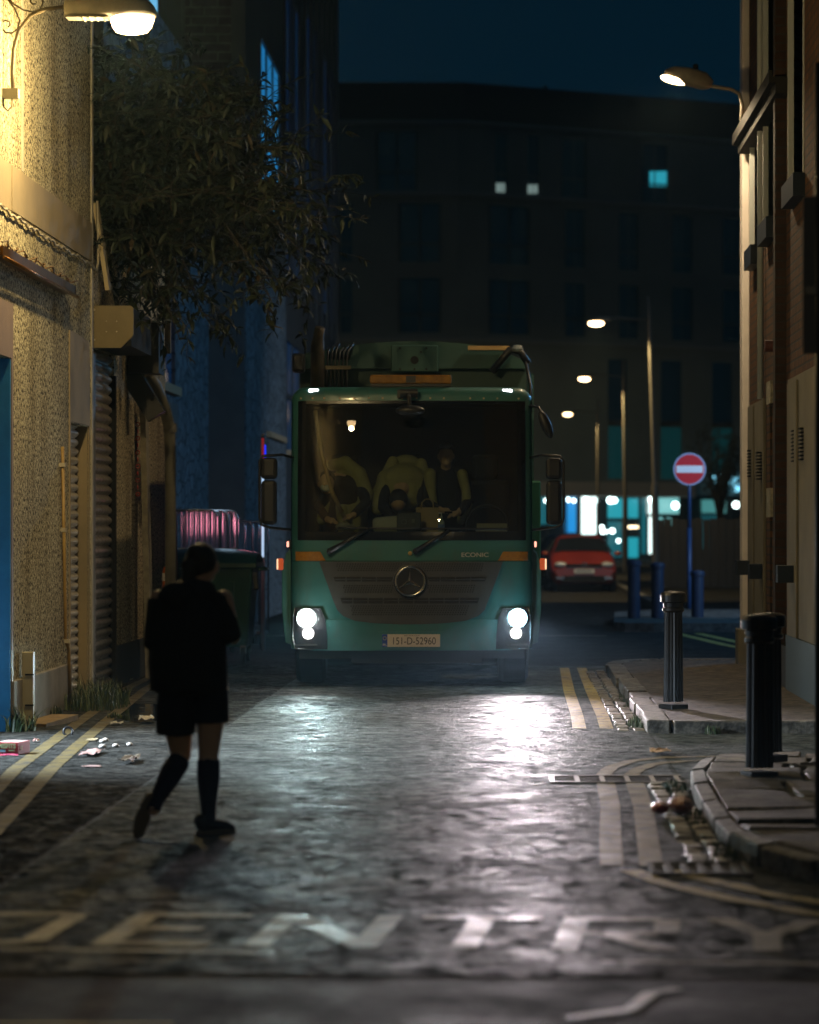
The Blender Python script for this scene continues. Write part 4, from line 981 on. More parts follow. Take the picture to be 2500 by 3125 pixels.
def branch(p0, p1, sag, r0, leaves, tw=True):
    p0 = Vector(p0); p1 = Vector(p1); n = 9; P = []
    wob = Vector((rnd.uniform(-.1, .1), rnd.uniform(-.1, .1), 0))
    for i in range(n + 1):
        t = i / n; p = p0.lerp(p1, t); p = p + Vector((0, 0, sag * 4 * t * (1 - t))) + wob * math.sin(t * 5); P.append(p)
    br.tube(P, [r0 * (1 - .8 * i / n) for i in range(n + 1)], 5, cap=False)
    ln = (p1 - p0).length
    for i in range(int(leaves)):
        t = .22 + .78 * rnd.random(); k = min(int(t * n), n - 1); p = P[k].lerp(P[k + 1], t * n - k); d = (P[k + 1] - P[k]).normalized()
        o = Vector((rnd.gauss(0, 1), rnd.gauss(0, 1), rnd.gauss(-.25, .8))).normalized()
        leaf(p, d * .5 + o, rnd.uniform(.06, .185))
    if tw:
        for i in range(int(3 + ln * 3.2)):
            t = .25 + .75 * rnd.random(); k = min(int(t * n), n - 1); p = P[k].lerp(P[k + 1], t * n - k)
            o = Vector((rnd.gauss(0, .8), rnd.gauss(0, .8), rnd.gauss(-.1, .6))).normalized() * rnd.uniform(.25, .6) + (P[k + 1] - P[k]).normalized() * .2
            branch(p, p + o, .05, .006, rnd.randint(10, 17), False)
TS = 300.0
def tp(px, py, dy): x, z = xz(px, py, TS - dy * 9); return (x + 4.3, F / (TS - dy * 9) - 32.0, z - 4.6)
roots = [(-.1, .3, -.2), (.1, .8, -.1), (-.3, 1.4, 0), (.15, 1.8, -.2), (-.1, .0, .1)]
ends = [(350, 170), (420, 150), (330, 300), (480, 200), (560, 170), (640, 215), (540, 300), (640, 320), (760, 260), (700, 380), (820, 350), (600, 420), (760, 450),
        (900, 470), (950, 455), (840, 540), (930, 560), (1030, 660), (700, 560), (820, 640), (940, 660), (1000, 830), (880, 740), (960, 790), (760, 720), (640, 680), (560, 740),
        (700, 840), (820, 860), (900, 880), (920, 930), (600, 900), (660, 960), (700, 1020), (560, 960), (520, 1020), (450, 800), (380, 700), (330, 620), (300, 500), (420, 560), (520, 600), (460, 420), (380, 430), (500, 860), (780, 900), (310, 800), (340, 860)]
for (ex, ey) in ends:
    for rep in range(2):
        dy = rnd.uniform(-2.2, 2.6); e = Vector(tp(ex + rnd.uniform(-35, 25) * (1 + rep), ey + rnd.uniform(-35, 35) * (1 + rep), dy))
        p = Vector(rnd.choice(roots)); ln = (e - p).length
        low = ey > 700
        branch(p, e, .10 * ln if not low else .22 * ln, .022, int(14 + ln * 15))
# inner mass
for i in range(45):
    e = Vector(tp(rnd.uniform(300, 760), rnd.uniform(260, 800), rnd.uniform(-1, 2.5))); branch(e, e + Vector((rnd.uniform(-.4, .5), rnd.uniform(-.4, .4), rnd.uniform(-.4, .4))), .05, .01, 18)
lf.build('crown', m_leaf, tree, recalc=False)
br.tube([(-.1, .3, -.5), (-.05, .5, 0), (.0, .7, .6), (.1, .8, 1.4)], [.07, .06, .05, .03], 8); br.tube([(-.1, .3, -.4), (-.2, 1.0, .3), (-.1, 1.6, 1.0)], [.06, .05, .03], 8)
br.build('trunk', m_bark, tree, smooth=True)
# creeper sprigs and a hanging twig below the plate
cl = MB(); lf = cl; br = MB()
for (a, b_) in (((300, 690), (310, 915)), ((308, 780), (340, 850)), ((300, 870), (420, 860)), ((305, 720), (330, 700))):
    branch(tp(a[0], a[1], 1.0 - 1), tp(b_[0], b_[1], 0), .05, .012, 12, False)
cr = thing('creeper', 'thin dark creeper climbing the wall above the olive plate', 'creeper', (-4.3, 32.0, 4.6))
lf.build('leaves', m_leaf, cr, recalc=False); br.build('stem', m_bark, cr)
# far small tree by the neon sign
lf = MB(); br = MB(); ft = thing('small_tree', 'small bare dark tree beside the neon sign at the far corner', 'tree', (8.0, 118, 0))
for i in range(26):
    a = rnd.uniform(0, 6.28); e = Vector((math.cos(a) * rnd.uniform(.4, 1.5), math.sin(a) * rnd.uniform(.4, 1.5), rnd.uniform(3.2, 5.6)))
    branch((0, 0, rnd.uniform(1.6, 2.8)), e, .1, .04, 26, True)
br.tube([(0, 0, 0), (.05, 0, 1.6), (0, .05, 3.2)], [.11, .09, .05], 8)
lf.build('crown', M('dark far leaf', (.02, .026, .018), .7), ft, recalc=False); br.build('trunk', m_bark, ft)

# ================================================================== GRASS AND LITTER
m_grass = bpy.data.materials.new('weed grass'); m_grass.use_nodes = True
N = m_grass.node_tree.nodes; L = m_grass.node_tree.links; bs = N['Principled BSDF']; ge = N.new('ShaderNodeNewGeometry')
L.new(ramp(m_grass, ge.outputs['Random Per Island'], [(0, (.03, .055, .022)), (.6, (.06, .095, .04)), (1, (.12, .13, .06))]), bs.inputs['Base Color']); bs.inputs['Roughness'].default_value = .5
def tuft(label, loc, rx, ry, h, n, wd=.005, lean=.5):
    mb = MB()
    for i in range(n):
        a = rnd.uniform(0, 6.28); r_ = math.sqrt(rnd.random()); p = Vector((rx * r_ * math.cos(a), ry * r_ * math.sin(a), 0)); hh = h * rnd.uniform(.35, 1.0) * (1.1 - .5 * r_)
        d = Vector((rnd.gauss(0, 1), rnd.gauss(0, 1), 0)).normalized(); s_ = Vector((-d.y, d.x, 0)) * wd; L_ = hh * lean * rnd.uniform(.3, 1.3)
        p1 = p + d * L_ * .35 + Vector((0, 0, hh * .6)); p2 = p + d * L_ + Vector((0, 0, hh * rnd.uniform(.75, 1)))
        mb.add([p - s_, p + s_, p1 + s_ * .8, p1 - s_ * .8, p2], [(0, 1, 2, 3), (3, 2, 4)])
    o = mb.build('grass_tuft', m_grass, recalc=False); o.location = loc; return tag(o, label, 'grass', 'weeds along the walls and kerbs')
tuft('largest grass tuft growing at the foot of the narrow shutter', (-3.74, 28.3, 0), .30, .75, .42, 520)
tuft('small grass tuft by the cream cover board', (-3.92, 25.0, 0), .13, .2, .30, 90, .008, .8)
tuft('small weed tuft on the yellow lines left of the walker', (-3.36, 26.6, .006), .07, .12, .10, 60)
tuft('bright grass tuft in the gutter before the lone bollard', (1.06, 25.6, .0), .09, .35, .14, 130)
tuft('weed tuft on the front kerb of the raised pavement', (1.62, 24.66, .0), .07, .05, .13, 60)
tuft('weeds at the foot of the nearest bollard', (1.40, 19.3, .09), .10, .12, .05, 70)
tuft('dark weeds in the gutter by the grating edge', (1.04, 19.3, .0), .09, .45, .10, 130)
tuft('dark weeds in the gutter beside the crisp packet', (1.05, 17.4, .0), .07, .6, .08, 120)
tuft('dark weeds at the bend of the near kerb', (1.12, 15.5, .0), .10, .5, .11, 150)
tuft('low weeds where the footpath meets the road', (1.62, 13.7, .0), .3, .3, .08, 130)
tuft('weeds at the foot of the plinth left of the big tuft', (-3.93, 27.1, .0), .05, .2, .16, 50)
tuft('weeds along the kerb beside the setts', (1.09, 29.0, .0), .05, 1.6, .07, 160)

def boxmesh(w_, d_, h_): return MB().box(-w_ / 2, w_ / 2, -d_ / 2, d_ / 2, 0, h_)
mx = thing('sweet_box', 'small open red cardboard box with pale lettering on the ground', 'box', (-3.56, F / 424, .012), R(-14))
b = boxmesh(.165, .22, .088); 
b.build('carton', M('red card', (.42, .035, .04), .55, col2=(.34, .03, .035), nscale=18), mx, bevel=.003)
text('MISFITS', .047, M('pale green ink', (.35, .50, .25), .6), 'lettering', mx, (0, -.1125, .060), bold=.0012, sx=.86)
MB().box(-.055, -.012, -.1130, -.1105, .018, .036).build('price_label', M('pale blue label', (.18, .38, .5), .6), mx)
MB().box(.012, .058, -.1130, -.1105, .026, .034).build('small_print', MATS['pale green ink'], mx)
MB().box(.0828, .0845, -.07, -.02, .03, .06).build('side_label', M('tan label', (.45, .3, .15), .6), mx)
MB().box(-.075, .075, -.10, .10, .0885, .0895).build('card_flap', M('pale card', (.55, .42, .40), .6), mx)
def scrap(name, label, cat, px, py, w_, d_, mat, h=.012, rz=0, crumple=.01):
    X, Y = gp(px, py); rows = []
    for i in range(6):
        rows.append([((u - .5) * w_ + rnd.uniform(-.1, .1) * w_, (i / 5 - .5) * d_, h * (.4 + rnd.random()) + .008) for u in (0, .25, .5, .75, 1)])
    o = MB().grid(rows).build(name, mat, solid=.002); o.location = (X, Y, .006); o.rotation_euler = (0, 0, rz); return tag(o, label, cat)
m_paper = M('wet paper', (.60, .56, .52), .6, col2=(.45, .42, .38), nscale=20); m_pink = M('pink paper', (.62, .40, .38), .6)
scrap('paper_bag', 'crumpled white paper by the puddle beside the walker', 'litter', 447, 2210, .10, .30, m_paper, .05)
scrap('plastic_wrapper', 'clear crumpled wrapper left of the white paper', 'litter', 358, 2216, .09, .16, M('clear wrap', (.5, .48, .45), .2), .02)
scrap('paper_scrap', 'torn pink white card on the lit tarmac', 'litter', 280, 2307, .11, .5, m_pink, .02)
scrap('paper_scrap', 'flat beige card scrap touching the yellow lines', 'litter', 280, 2264, .07, .2, M('beige card', (.4, .33, .2), .7), .008)
scrap('paper_stick', 'thin pale strip lying alone below the other litter', 'litter', 281, 2346, .125, .09, m_pink, .006)
scrap('dead_leaf', 'dark curled leaf with a white edge among the litter', 'litter', 395, 2330, .10, .45, M('brown leaf litter', (.16, .13, .09), .7), .03)
scrap('plastic_wrapper', 'pink red wrapper strip left of the red box', 'litter', 25, 2312, .12, .1, M('magenta wrap', (.5, .06, .14), .4), .008)
scrap('plastic_wrapper', 'small crumpled wrapper just right of the red box', 'litter', 110, 2270, .04, .1, M('shiny wrap', (.45, .25, .22), .3), .02)
scrap('dead_leaf', 'orange brown leaf on the wet ground before the yard entrance', 'litter', 2015, 2302, .13, .35, M('orange leaf', (.38, .2, .06), .35), .02)
scrap('paper_scrap', 'white paper scrap in the gutter by the bright grass', 'litter', 1962, 2204, .06, .22, m_paper, .03)
scrap('paper_scrap', 'pale scrap near the far wall on the garage side', 'litter', 390, 2078, .10, .3, M('beige card'), .01)
for i, (px, py, r_, lb_) in enumerate(((313, 2270, .020, 'left of two touching white balls of packing foam'), (322, 2266, .020, 'right of two touching white balls of packing foam'), (313, 2287, .022, 'white foam lump just below the two balls'), (353, 2284, .020, 'oval white foam lump in the middle of the litter'), (396, 2280, .019, 'white foam lump nearest the walker'))):
    X, Y = gp(px, py); o = MB().ball((0, 0, 0), (r_ * 1.3, r_ * 1.3, r_ * .8), 10, 7).build('foam_lump', m_paper, smooth=True); o.location = (X, Y, .006 + r_ * .8); tag(o, lb_, 'litter', 'lumps of white packing foam')
o = MB().box(-.12, .12, -.35, .35, 0, .045).build('wood_offcut', M('offcut wood', (.30, .2, .08), .7, col2=(.2, .13, .05), nscale=9)); o.location = (*gp(150, 2212), .006); o.rotation_euler = (R(3), 0, R(-14)); tag(o, 'short wooden offcut lying by the plinth', 'wood')
o = MB().torus((0, 0, 0), .035, .011, 'y', 20, 8, .8).build('rubber_ring', m_boll, smooth=True); o.location = (*gp(208, 2247), .04); o.rotation_euler = (R(-20), R(40), 0); tag(o, 'black rubber ring standing on the yellow line', 'litter')
cp = thing('crisp_packet', 'crumpled dark red packet in the sett gutter', 'litter', (.93, 17.6, .02))
b = MB(); b.ball((-.07, 0, .035), (.055, .12, .036), 9, 7); b.build('red_packet', M('red foil', (.30, .03, .03), .25, .4, bmp=(18, 1.0, .05)), cp)
b = MB(); b.ball((.05, .05, .045), (.075, .17, .048), 9, 7); b.build('brown_packet', M('orange foil', (.36, .12, .06), .35, .2, bmp=(14, 1.0, .06)), cp)
sheet('puddle', [gp(p[0], p[1]) for p in ((330, 2158), (420, 2150), (482, 2152), (490, 2205), (400, 2208), (345, 2188))], .010, M('puddle water', (.008, .008, .008), .04))
sheet('puddle', [(.15, 19.75), (.55, 19.85), (.52, 20.35), (.35, 20.32), (.28, 20.1)], .0098, M('wet film', (.06, .055, .05), .12))
# drain gratings
m_iron = M('worn cast iron', (.045, .036, .027), .7, spec=.15)
dg_ = thing('channel_grating', 'long iron channel grating across the street beside the dropped kerb', 'grating', (.30, 20.1, .006))
MB().poly([(0, -.25, .004), (.80, -.25, .004), (.80, .25, .004), (0, .25, .004)]).build('pit', m_dark, dg_)
b = MB()
for y in (-.27, .23): b.box(-.03, .83, y, y + .04, 0, .012)
for k in range(6): b.box(-.03 + k * .162, .0 + k * .162, -.23, .23, 0, .011)
b.build('frame', M('bright worn iron', (.10, .088, .075), .4, .5), dg_)
b = MB()
for k in range(7): b.box(0, .80, -.21 + k * .062, -.19 + k * .062, .0, .008)
b.build('bars', m_iron, dg_)
gg = thing('gully_grating', 'small iron gully grating at the end of the sett gutter', 'grating', (.70, 14.8, .006))
MB().poly([(0, -.22, .004), (.42, -.22, .004), (.42, .22, .004), (0, .22, .004)]).build('pit', m_dark, gg)
b = MB(); b.box(-.03, .0, -.22, .22, 0, .014); b.box(.42, .45, -.22, .22, 0, .014); b.box(-.03, .45, -.25, -.22, 0, .014); b.box(-.03, .45, .22, .25, 0, .014)
for k in range(5): b.box(.045 + k * .08, .085 + k * .08, -.22, .22, 0, .012)
b.build('bars', m_iron, gg, bevel=.006)

# ================================================================== PARKED CARS
m_tyre = M('tyre rubber', (.012, .012, .012), .8)
def car(loc, rz, paint, label):
    t = thing('parked_car', label, 'car', loc, rz, 'cars parked along the far road')
    st_ = [(-.02, .30, .70, .58, .76, .64, .60), (.10, .22, .82, .62, .82, .70, .68), (.35, .20, .84, .70, .84, .80, .70), (.95, .20, .84, .86, .84, .98, .70), (1.15, .20, .84, .92, .84, 1.06, .68),
           (1.75, .20, .84, .95, .84, 1.40, .58), (2.1, .20, .84, .96, .84, 1.455, .57), (2.9, .20, .84, .97, .84, 1.45, .56), (3.5, .22, .83, .97, .82, 1.36, .54), (3.85, .28, .80, .95, .78, 1.0, .62), (3.95, .35, .74, .8, .74, .85, .6)]
    rows = []
    for y, zb, wb, zs, ws, zt, wt in st_:
        half = [(0, zb), (wb * .85, zb), (wb, zb + .16), (ws * 1.01, (zb + zs) / 2 + .08), (ws * .98, zs), (wt + (ws - wt) * .3, zs + (zt - zs) * .55), (wt, zt - .05), (wt * .8, zt), (0, zt + .015)]
        rows.append([(-x, y, z) for x, z in half] + [(x, y, z) for x, z in half[::-1]])
    mb = MB().grid(rows); mb.poly(rows[0]); mb.poly(rows[-1]); bo = mb.build('body', paint, t, smooth=True)
    gl = M('car glass', (.01, .012, .015), .06)
    MB().grid([[(-.72, 1.08, 1.035), (0, 1.04, 1.085), (.72, 1.08, 1.035)], [(-.55, 1.66, 1.375), (0, 1.66, 1.425), (.55, 1.66, 1.375)]]).build('windscreen', gl, t)
    for sx in (-1, 1):
        MB().grid([[(sx * .845, 1.3, 1.0), (sx * .845, 3.2, 1.02)], [(sx * .64, 1.8, 1.34), (sx * .63, 3.1, 1.34)]]).build('side_window', gl, t)
        b = MB(); b.ball((sx * .60, .06, .70), (.17, .10, .075), 12, 8); b.build('headlight', M('clear lens', (.55, .6, .65), .08, .3), t, smooth=True)
        MB().ball((sx * .95, 1.25, .98), (.10, .07, .065), 10, 8).build('wing_mirror', paint, t, smooth=True)
        MB().box(sx * .62 - .10, sx * .62 + .10, -.06, .0, .33, .40).build('fog_light', M('chrome trim', (.6, .6, .6), .15, .9), t)
        for y in (.75, 3.2):
            wh = MB().lathe([(.18, -.10), (.29, -.10), (.305, -.05), (.305, .05), (.29, .10), (.18, .10)], (sx * .76, y, .305), 24, 'x').build('wheel', m_tyre, t, smooth=True)
            MB().lathe([(.19, .09), (.17, .105), (.03, .09)], (sx * .76, y, .305), 18, 'x').build('rim', MATS['chrome trim'], wh)
    MB().box(-.46, .46, -.045, .02, .665, .725).build('grille', m_dark, t)
    MB().box(-.58, .58, -.05, .06, .26, .42).build('lower_grille', m_dark, t)
    b = MB(); b.torus((0, -.05, .695), .06, .009, 'y', 20, 6)
    for pts in (((-.038, .03), (-.018, -.012 + .02), (0, .045)), ((0, .045), (.018, .008), (.038, .03))): pass
    b.tube([(-.03, -.05, .695 + .045), (0, -.05, .695 + .005), (.03, -.05, .695 + .045)], .006, 5); b.tube([(-.045, -.05, .695 + .015), (-.022, -.05, .695 - .045), (0, -.05, .695 - .003), (.022, -.05, .695 - .045), (.045, -.05, .695 + .015)], .006, 5)
    b.build('badge', MATS['chrome trim'], t)
    pl = MB().box(-.26, .26, -.075, -.05, .485, .595).build('number_plate', M('plate white', (.62, .60, .55), .5), t)
    b = MB()
    for k in range(9): b.box(-.20 + k * .045, -.168 + k * .045, -.0775, -.0755, .512 + .006 * (k % 2), .572)
    b.build('plate_characters', M('plate ink faded', (.16, .15, .14), .5), pl)
    return t
car((1.96, 80, 0), R(2), M('red car paint', (.20, .022, .006), .3, coat=.5), 'red hatchback parked facing the camera beyond the cross street')
car((1.72, 88, 0), R(2), M('black car paint', (.01, .01, .012), .25, coat=.6), 'dark car parked close behind the red hatchback')
# ================================================================== THE REFUSE LORRY
TX, TY = (1257 - 1550) / 299.0, F / 299.0
TRZ = math.atan2(-TX, TY)
ct, s_t = math.cos(TRZ), math.sin(TRZ)
def TW(x, y, z): return (TX + x * ct - y * s_t, TY + x * s_t + y * ct, z)
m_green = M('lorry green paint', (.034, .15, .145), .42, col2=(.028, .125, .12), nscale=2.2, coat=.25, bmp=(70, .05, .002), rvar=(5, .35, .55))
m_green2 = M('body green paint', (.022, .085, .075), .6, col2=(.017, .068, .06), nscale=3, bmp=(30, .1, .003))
m_gril = M('grey brown grille plastic', (.056, .056, .056), .6, col2=(.046, .046, .046), nscale=6, bmp=(120, .08, .001))
m_blk = M('black plastic', (.010, .010, .011), .45)
m_gloss = M('gloss black', (.006, .007, .008), .18)
m_chr = M('chrome', (.62, .62, .62), .18, 1.0)
m_amber = M('amber lens', (.40, .17, .015), .25, col2=(.30, .12, .01), nscale=40)
m_plate = M('plate cream', (.62, .52, .40), .5)
m_ink = M('plate ink', (.012, .012, .015), .5)
m_cover = bpy.data.materials.new('translucent glow cover'); m_cover.use_nodes = True
N = m_cover.node_tree.nodes; L = m_cover.node_tree.links; N.remove(N['Principled BSDF'])
_a = N.new('ShaderNodeBsdfTransparent'); _b = N.new('ShaderNodeBsdfTranslucent'); _b.inputs[0].default_value = (.8, .85, .9, 1); _c = N.new('ShaderNodeMixShader'); _c.inputs[0].default_value = .016  # faintly translucent sheet, added so a glow spreads round the headlamps
L.new(_a.outputs[0], _c.inputs[1]); L.new(_b.outputs[0], _c.inputs[2]); L.new(_c.outputs[0], N['Material Output'].inputs[0])
_n = noise(m_green, 1.7, 8, .75, stretch=(1.4, 1.4, .6)); _src = m_green.node_tree.nodes['Principled BSDF'].inputs['Base Color'].links[0].from_socket
link(m_green, mixc(m_green, ramp(m_green, _n, [(.50, 0.0), (.72, .55)]), _src, (.085, .085, .07)), 'Base Color')
lor = thing('refuse_lorry', 'green refuse lorry facing the camera with both headlights lit', 'lorry', (TX, TY, 0), TRZ)
def TL(z):
    h = max(0, z - 1.53); return .07 * h + .045 * h * h
def FY(x, z):
    y = x * x / 13.0; ax = abs(x)
    if ax > 1.09: y += .15 - math.sqrt(max(0, .15 ** 2 - (min(ax, 1.238) - 1.09) ** 2))
    if z > 1.53: y += TL(z)
    return y
def xs_(a, b, n): return [a + (b - a) * i / n for i in range(n + 1)]
CORN = [1.238, 1.233, 1.222, 1.20, 1.17, 1.13, 1.09]
XF = [-c for c in CORN] + xs_(-1.0, 1.0, 14) + CORN[::-1]
def panel(mb, rows, proud, n=14, skirt=.03):     # rows: (z, x left, x right) bottom to top, laid on the front
    G = []
    for z, a, b in rows: G.append([(x, FY(x, z) - proud, z) for x in xs_(a, b, n)])
    mb.grid(G)
    loop = [G[0][i] for i in range(n + 1)] + [r[-1] for r in G[1:]] + [G[-1][i] for i in range(n - 1, -1, -1)] + [r[0] for r in G[-2:0:-1]]
    mb.grid([loop + loop[:1], [(x, y + skirt, z) for x, y, z in loop + loop[:1]]]); return mb
# cab shell
b = MB()
b.grid([[(x, FY(x, z), z) for x in XF] for z in (.40, .55, .68, .8, 1.0, 1.2, 1.296)])
b.grid([[(x, FY(x, z), z) for x in XF] for z in (1.302, 1.40, 1.51)])
def rt(x):
    ax = abs(x); return 0 if ax < 1.09 else .13 * (1 - math.sqrt(max(0, 1 - ((ax - 1.09) / .15) ** 2)))
b.grid([[(x, FY(x, 2.945) + dy, z - rt(x) * f) for x in XF] for dy, z, f in ((0, 2.945, 0), (.005, 2.99, .1), (.02, 3.04, .45), (.05, 3.072, .8), (.10, 3.088, 1), (.25, 3.095, 1), (1.7, 3.095, 1))])
for sx in (-1, 1):
    b.grid([[(sx * 1.238, .17 + TL(z), z), (sx * 1.238, 2.0, z)] for z in (.55, 1.53, 1.75)])
    b.grid([[(sx * 1.238, .17 + TL(z), z), (sx * 1.238, 2.0, z)] for z in (2.75, 2.965)])
    b.grid([[(sx * 1.238, .17 + TL(z), z), (sx * 1.238, .30 + TL(z), z)] for z in (1.75, 2.75)])
    b.grid([[(sx * 1.238, 1.35, z), (sx * 1.238, 2.0, z)] for z in (1.75, 2.75)])
    xp = [sx * c for c in CORN[:5]]
    b.grid([[(x, FY(x, z), z) for x in xp] for z in (1.51, 2.2, 2.946)])
b.grid([[(-1.238, 2.0, .55), (1.238, 2.0, .55)], [(-1.238, 2.0, 2.965), (1.238, 2.0, 2.965)]])
cab = b.build('cab', m_green, lor, smooth=True)
b = MB(); b.grid([[(-1.2, 1.9, 1.25), (1.2, 1.9, 1.25)], [(-1.2, 1.9, 3.05), (1.2, 1.9, 3.05)]]); b.grid([[(-1.2, .25, 1.25), (1.2, .25, 1.25)], [(-1.2, 1.9, 1.25), (1.2, 1.9, 1.25)]])
b.grid([[(-1.2, .35, 2.94), (1.2, .35, 2.94)], [(-1.2, 1.9, 2.94), (1.2, 1.9, 2.94)]])
b.build('cab_lining', M('dark cab lining', (.03, .028, .024), .8), lor)
b = MB(); b.grid([[(x, max(FY(x, 1.56) + .03, 0) + dy, z) for x in xs_(-1.16, 1.16, 16)] for dy, z in ((0, 1.50), (.02, 1.585), (.35, 1.60), (.60, 1.56), (.62, 1.25))]); b.build('dashboard', M('dashboard vinyl', (.035, .032, .028), .7), lor, smooth=True)
for sx, nm in ((-.72, 'seat'), (.78, 'seat'), (.0, 'seat')):
    b = MB(); b.box(sx - .26, sx + .26, 1.35, 1.55, 1.3, 2.15); b.box(sx - .14, sx + .14, 1.38, 1.50, 2.15, 2.42); b.box(sx - .26, sx + .26, .95, 1.5, 1.25, 1.42); b.build(nm, M('seat cloth', (.02, .02, .022), .85), lor, bevel=.05)
b = MB(); b.torus((.78, .62, 1.66), .21, .017, 'y', 24, 6); b.build('steering_wheel', m_blk, lor, smooth=True)
b = MB(); b.grid([[(x, FY(x, z) - .002, z) for x in xs_(-1.165, 1.165, 24)] for z in xs_(1.515, 2.944, 8)]); b.build('windscreen', thin_glass('windscreen glass', (.52, .60, .56), dirt=.03), lor, smooth=True)
b = MB()
for sx in (-1, 1): b.grid([[(sx * x, FY(sx * x, z) - .006, z) for x in (1.085, 1.125, 1.168)] for z in xs_(1.515, 2.944, 6)])
b.grid([[(x, FY(x, z) - .0062, z) for x in xs_(-1.085, 1.085, 20)] for z in (1.515, 1.56, 1.60)]); b.grid([[(x, FY(x, z) - .0062, z) for x in xs_(-1.085, 1.085, 20)] for z in (2.915, 2.944)])
b.build('windscreen_surround', m_gloss, lor)
b = MB()
for sx in (-1, 1): b.grid([[(sx * 1.243, .30 + TL(z), z), (sx * 1.243, 1.35, z)] for z in (1.75, 2.75)])
b.build('door_window', M('dark side glass', (.008, .010, .012), .06), lor)
# front trim
panel(MB(), [(.386, -1.03, 1.03), (.45, -.97, .97), (.56, -.93, .93), (.66, -.93, .93), (.70, -.95, .95)], .035, 20, .05).build('bumper', m_green, lor, smooth=False)
g = MB(); rows = [(.655, -.12, .09), (.668, -.40, .37), (.69, -.58, .55), (.74, -.70, .68), (.80, -.76, .745), (.92, -.81, .79), (1.10, -.875, .86), (1.292, -.945, .93)]
panel(g, rows, .042, 18, .05); gr = g.build('grille', m_gril, lor)
def fr(x, z, p): return (x, FY(x, z) - p, z)
b = MB()
def holes_band(z0, z1, xa, xb, skip=None):
    z = z0; r = 0
    while z <= z1 + 1e-6:
        x = xa + (.013 if r % 2 else 0) + .02 * (z1 - z) / max(.01, z1 - z0)
        while x < xb - .02 * (z1 - z) / max(.01, z1 - z0):
            if not (skip and skip[0] < x < skip[1]):
                c = fr(x, z, .0455); b.poly([(c[0] + .0085 * math.cos(math.pi * k / 3), c[1], c[2] + .0085 * math.sin(math.pi * k / 3)) for k in range(6)])
            x += .026
        z += .0215; r += 1
holes_band(1.205, 1.275, -.77, .73, (-.10, .03)); holes_band(.985, 1.05, -.70, .66, (-.19, .16)); holes_band(.755, .845, -.62, .58)
b.build('perforated_panel', m_blk, gr)
b = MB()
for za, zb, xa, xb in ((1.092, 1.138, -.80, -.19), (1.092, 1.138, .16, .765), (.868, .925, -.73, .69)):
    panel(b, [(za, xa + .02, xb - .02), (zb, xa, xb)], .0465, 12, .004)
b.build('grille_slot', m_blk, gr)
b = MB()
for za, zb, xa, xb in ((1.092, 1.138, -.80, -.19), (1.092, 1.138, .16, .765), (.868, .925, -.73, .69)):
    x = xa + .13
    while x < xb - .05: c = fr(x, za, .049); b.box(x - .006, x + .006, c[1] - .003, c[1] + .003, za, zb); x += .155
    n = 10
    for i in range(n): x0, x1 = xa + .02 + (xb - xa - .04) * i / n, xa + .02 + (xb - xa - .04) * (i + 1) / n; b.tube([fr(x0, (za + zb) / 2, .048), fr(x1, (za + zb) / 2, .048)], .004, 4)
b.build('grille_bars', m_gril, gr)
em = MB(); em.torus((0, 0, 0), .145, .014, 'y', 40, 8)
for k in range(3):
    a = R(90 + 120 * k); d = Vector((math.cos(a), 0, math.sin(a))); n = Vector((-d.z, 0, d.x))
    em.add([tuple(n * .022 + d * .013), tuple(-n * .022 + d * .013), tuple(d * .142), tuple(Vector((0, -.022, 0)))], [(0, 2, 3), (1, 3, 2), (0, 3, 1)])
eo = em.build('emblem', m_chr, lor); eo.location = (-.016, FY(0, 1.1) - .075, 1.094)
ed = MB(); ed.lathe([(.175, 0), (.172, -.025), (.15, -.03), (.0, -.022)], n=36, axis='y'); e2 = ed.build('emblem_plate', m_blk, lor); e2.location = (-.016, FY(0, 1.1) - .038, 1.094)
b = MB(); b.lathe([(.022, 0), (.02, -.01), (.0, -.012)], (-.017, FY(0, 1.378), 1.378), 16, 'y'); b.build('round_badge', M('brass badge', (.45, .32, .12), .35, .8), lor)
text('ECONIC', .062, M('pale chrome letter', (.55, .55, .55), .35, .3), 'lettering', lor, (.645, FY(.645, 1.36) - .004, 1.361), rot=(R(90), 0, R(5.6)), bold=.0008, sx=1.22, depth=.003)
pb = panel(MB(), [(.40, -.345, .325), (.58, -.345, .325)], .055, 6, .03).build('plate_holder', m_green, lor)
pl = MB().box(-.302, .288, -.070, -.058, .427, .555).build('number_plate', m_plate, lor)
MB().box(-.302, -.248, -.0725, -.0705, .427, .555).build('country_band', M('plate blue', (.015, .05, .30), .4), pl)
text('IRL', .034, m_plate, 'lettering', pl, (-.275, -.0735, .447), depth=.001)
text('151-D-52960', .105, m_ink, 'lettering', pl, (.02, -.0725, .483), sx=.80, depth=.001)
text('BAILE ÁTHA CLIATH', .017, m_ink, 'lettering', pl, (.0, -.0725, .541), depth=.001)
b = MB(); b.torus((-.275, -.073, .515), .017, .002, 'y', 12, 4); b.build('star_ring', M('plate gold', (.5, .4, .08), .5), pl)
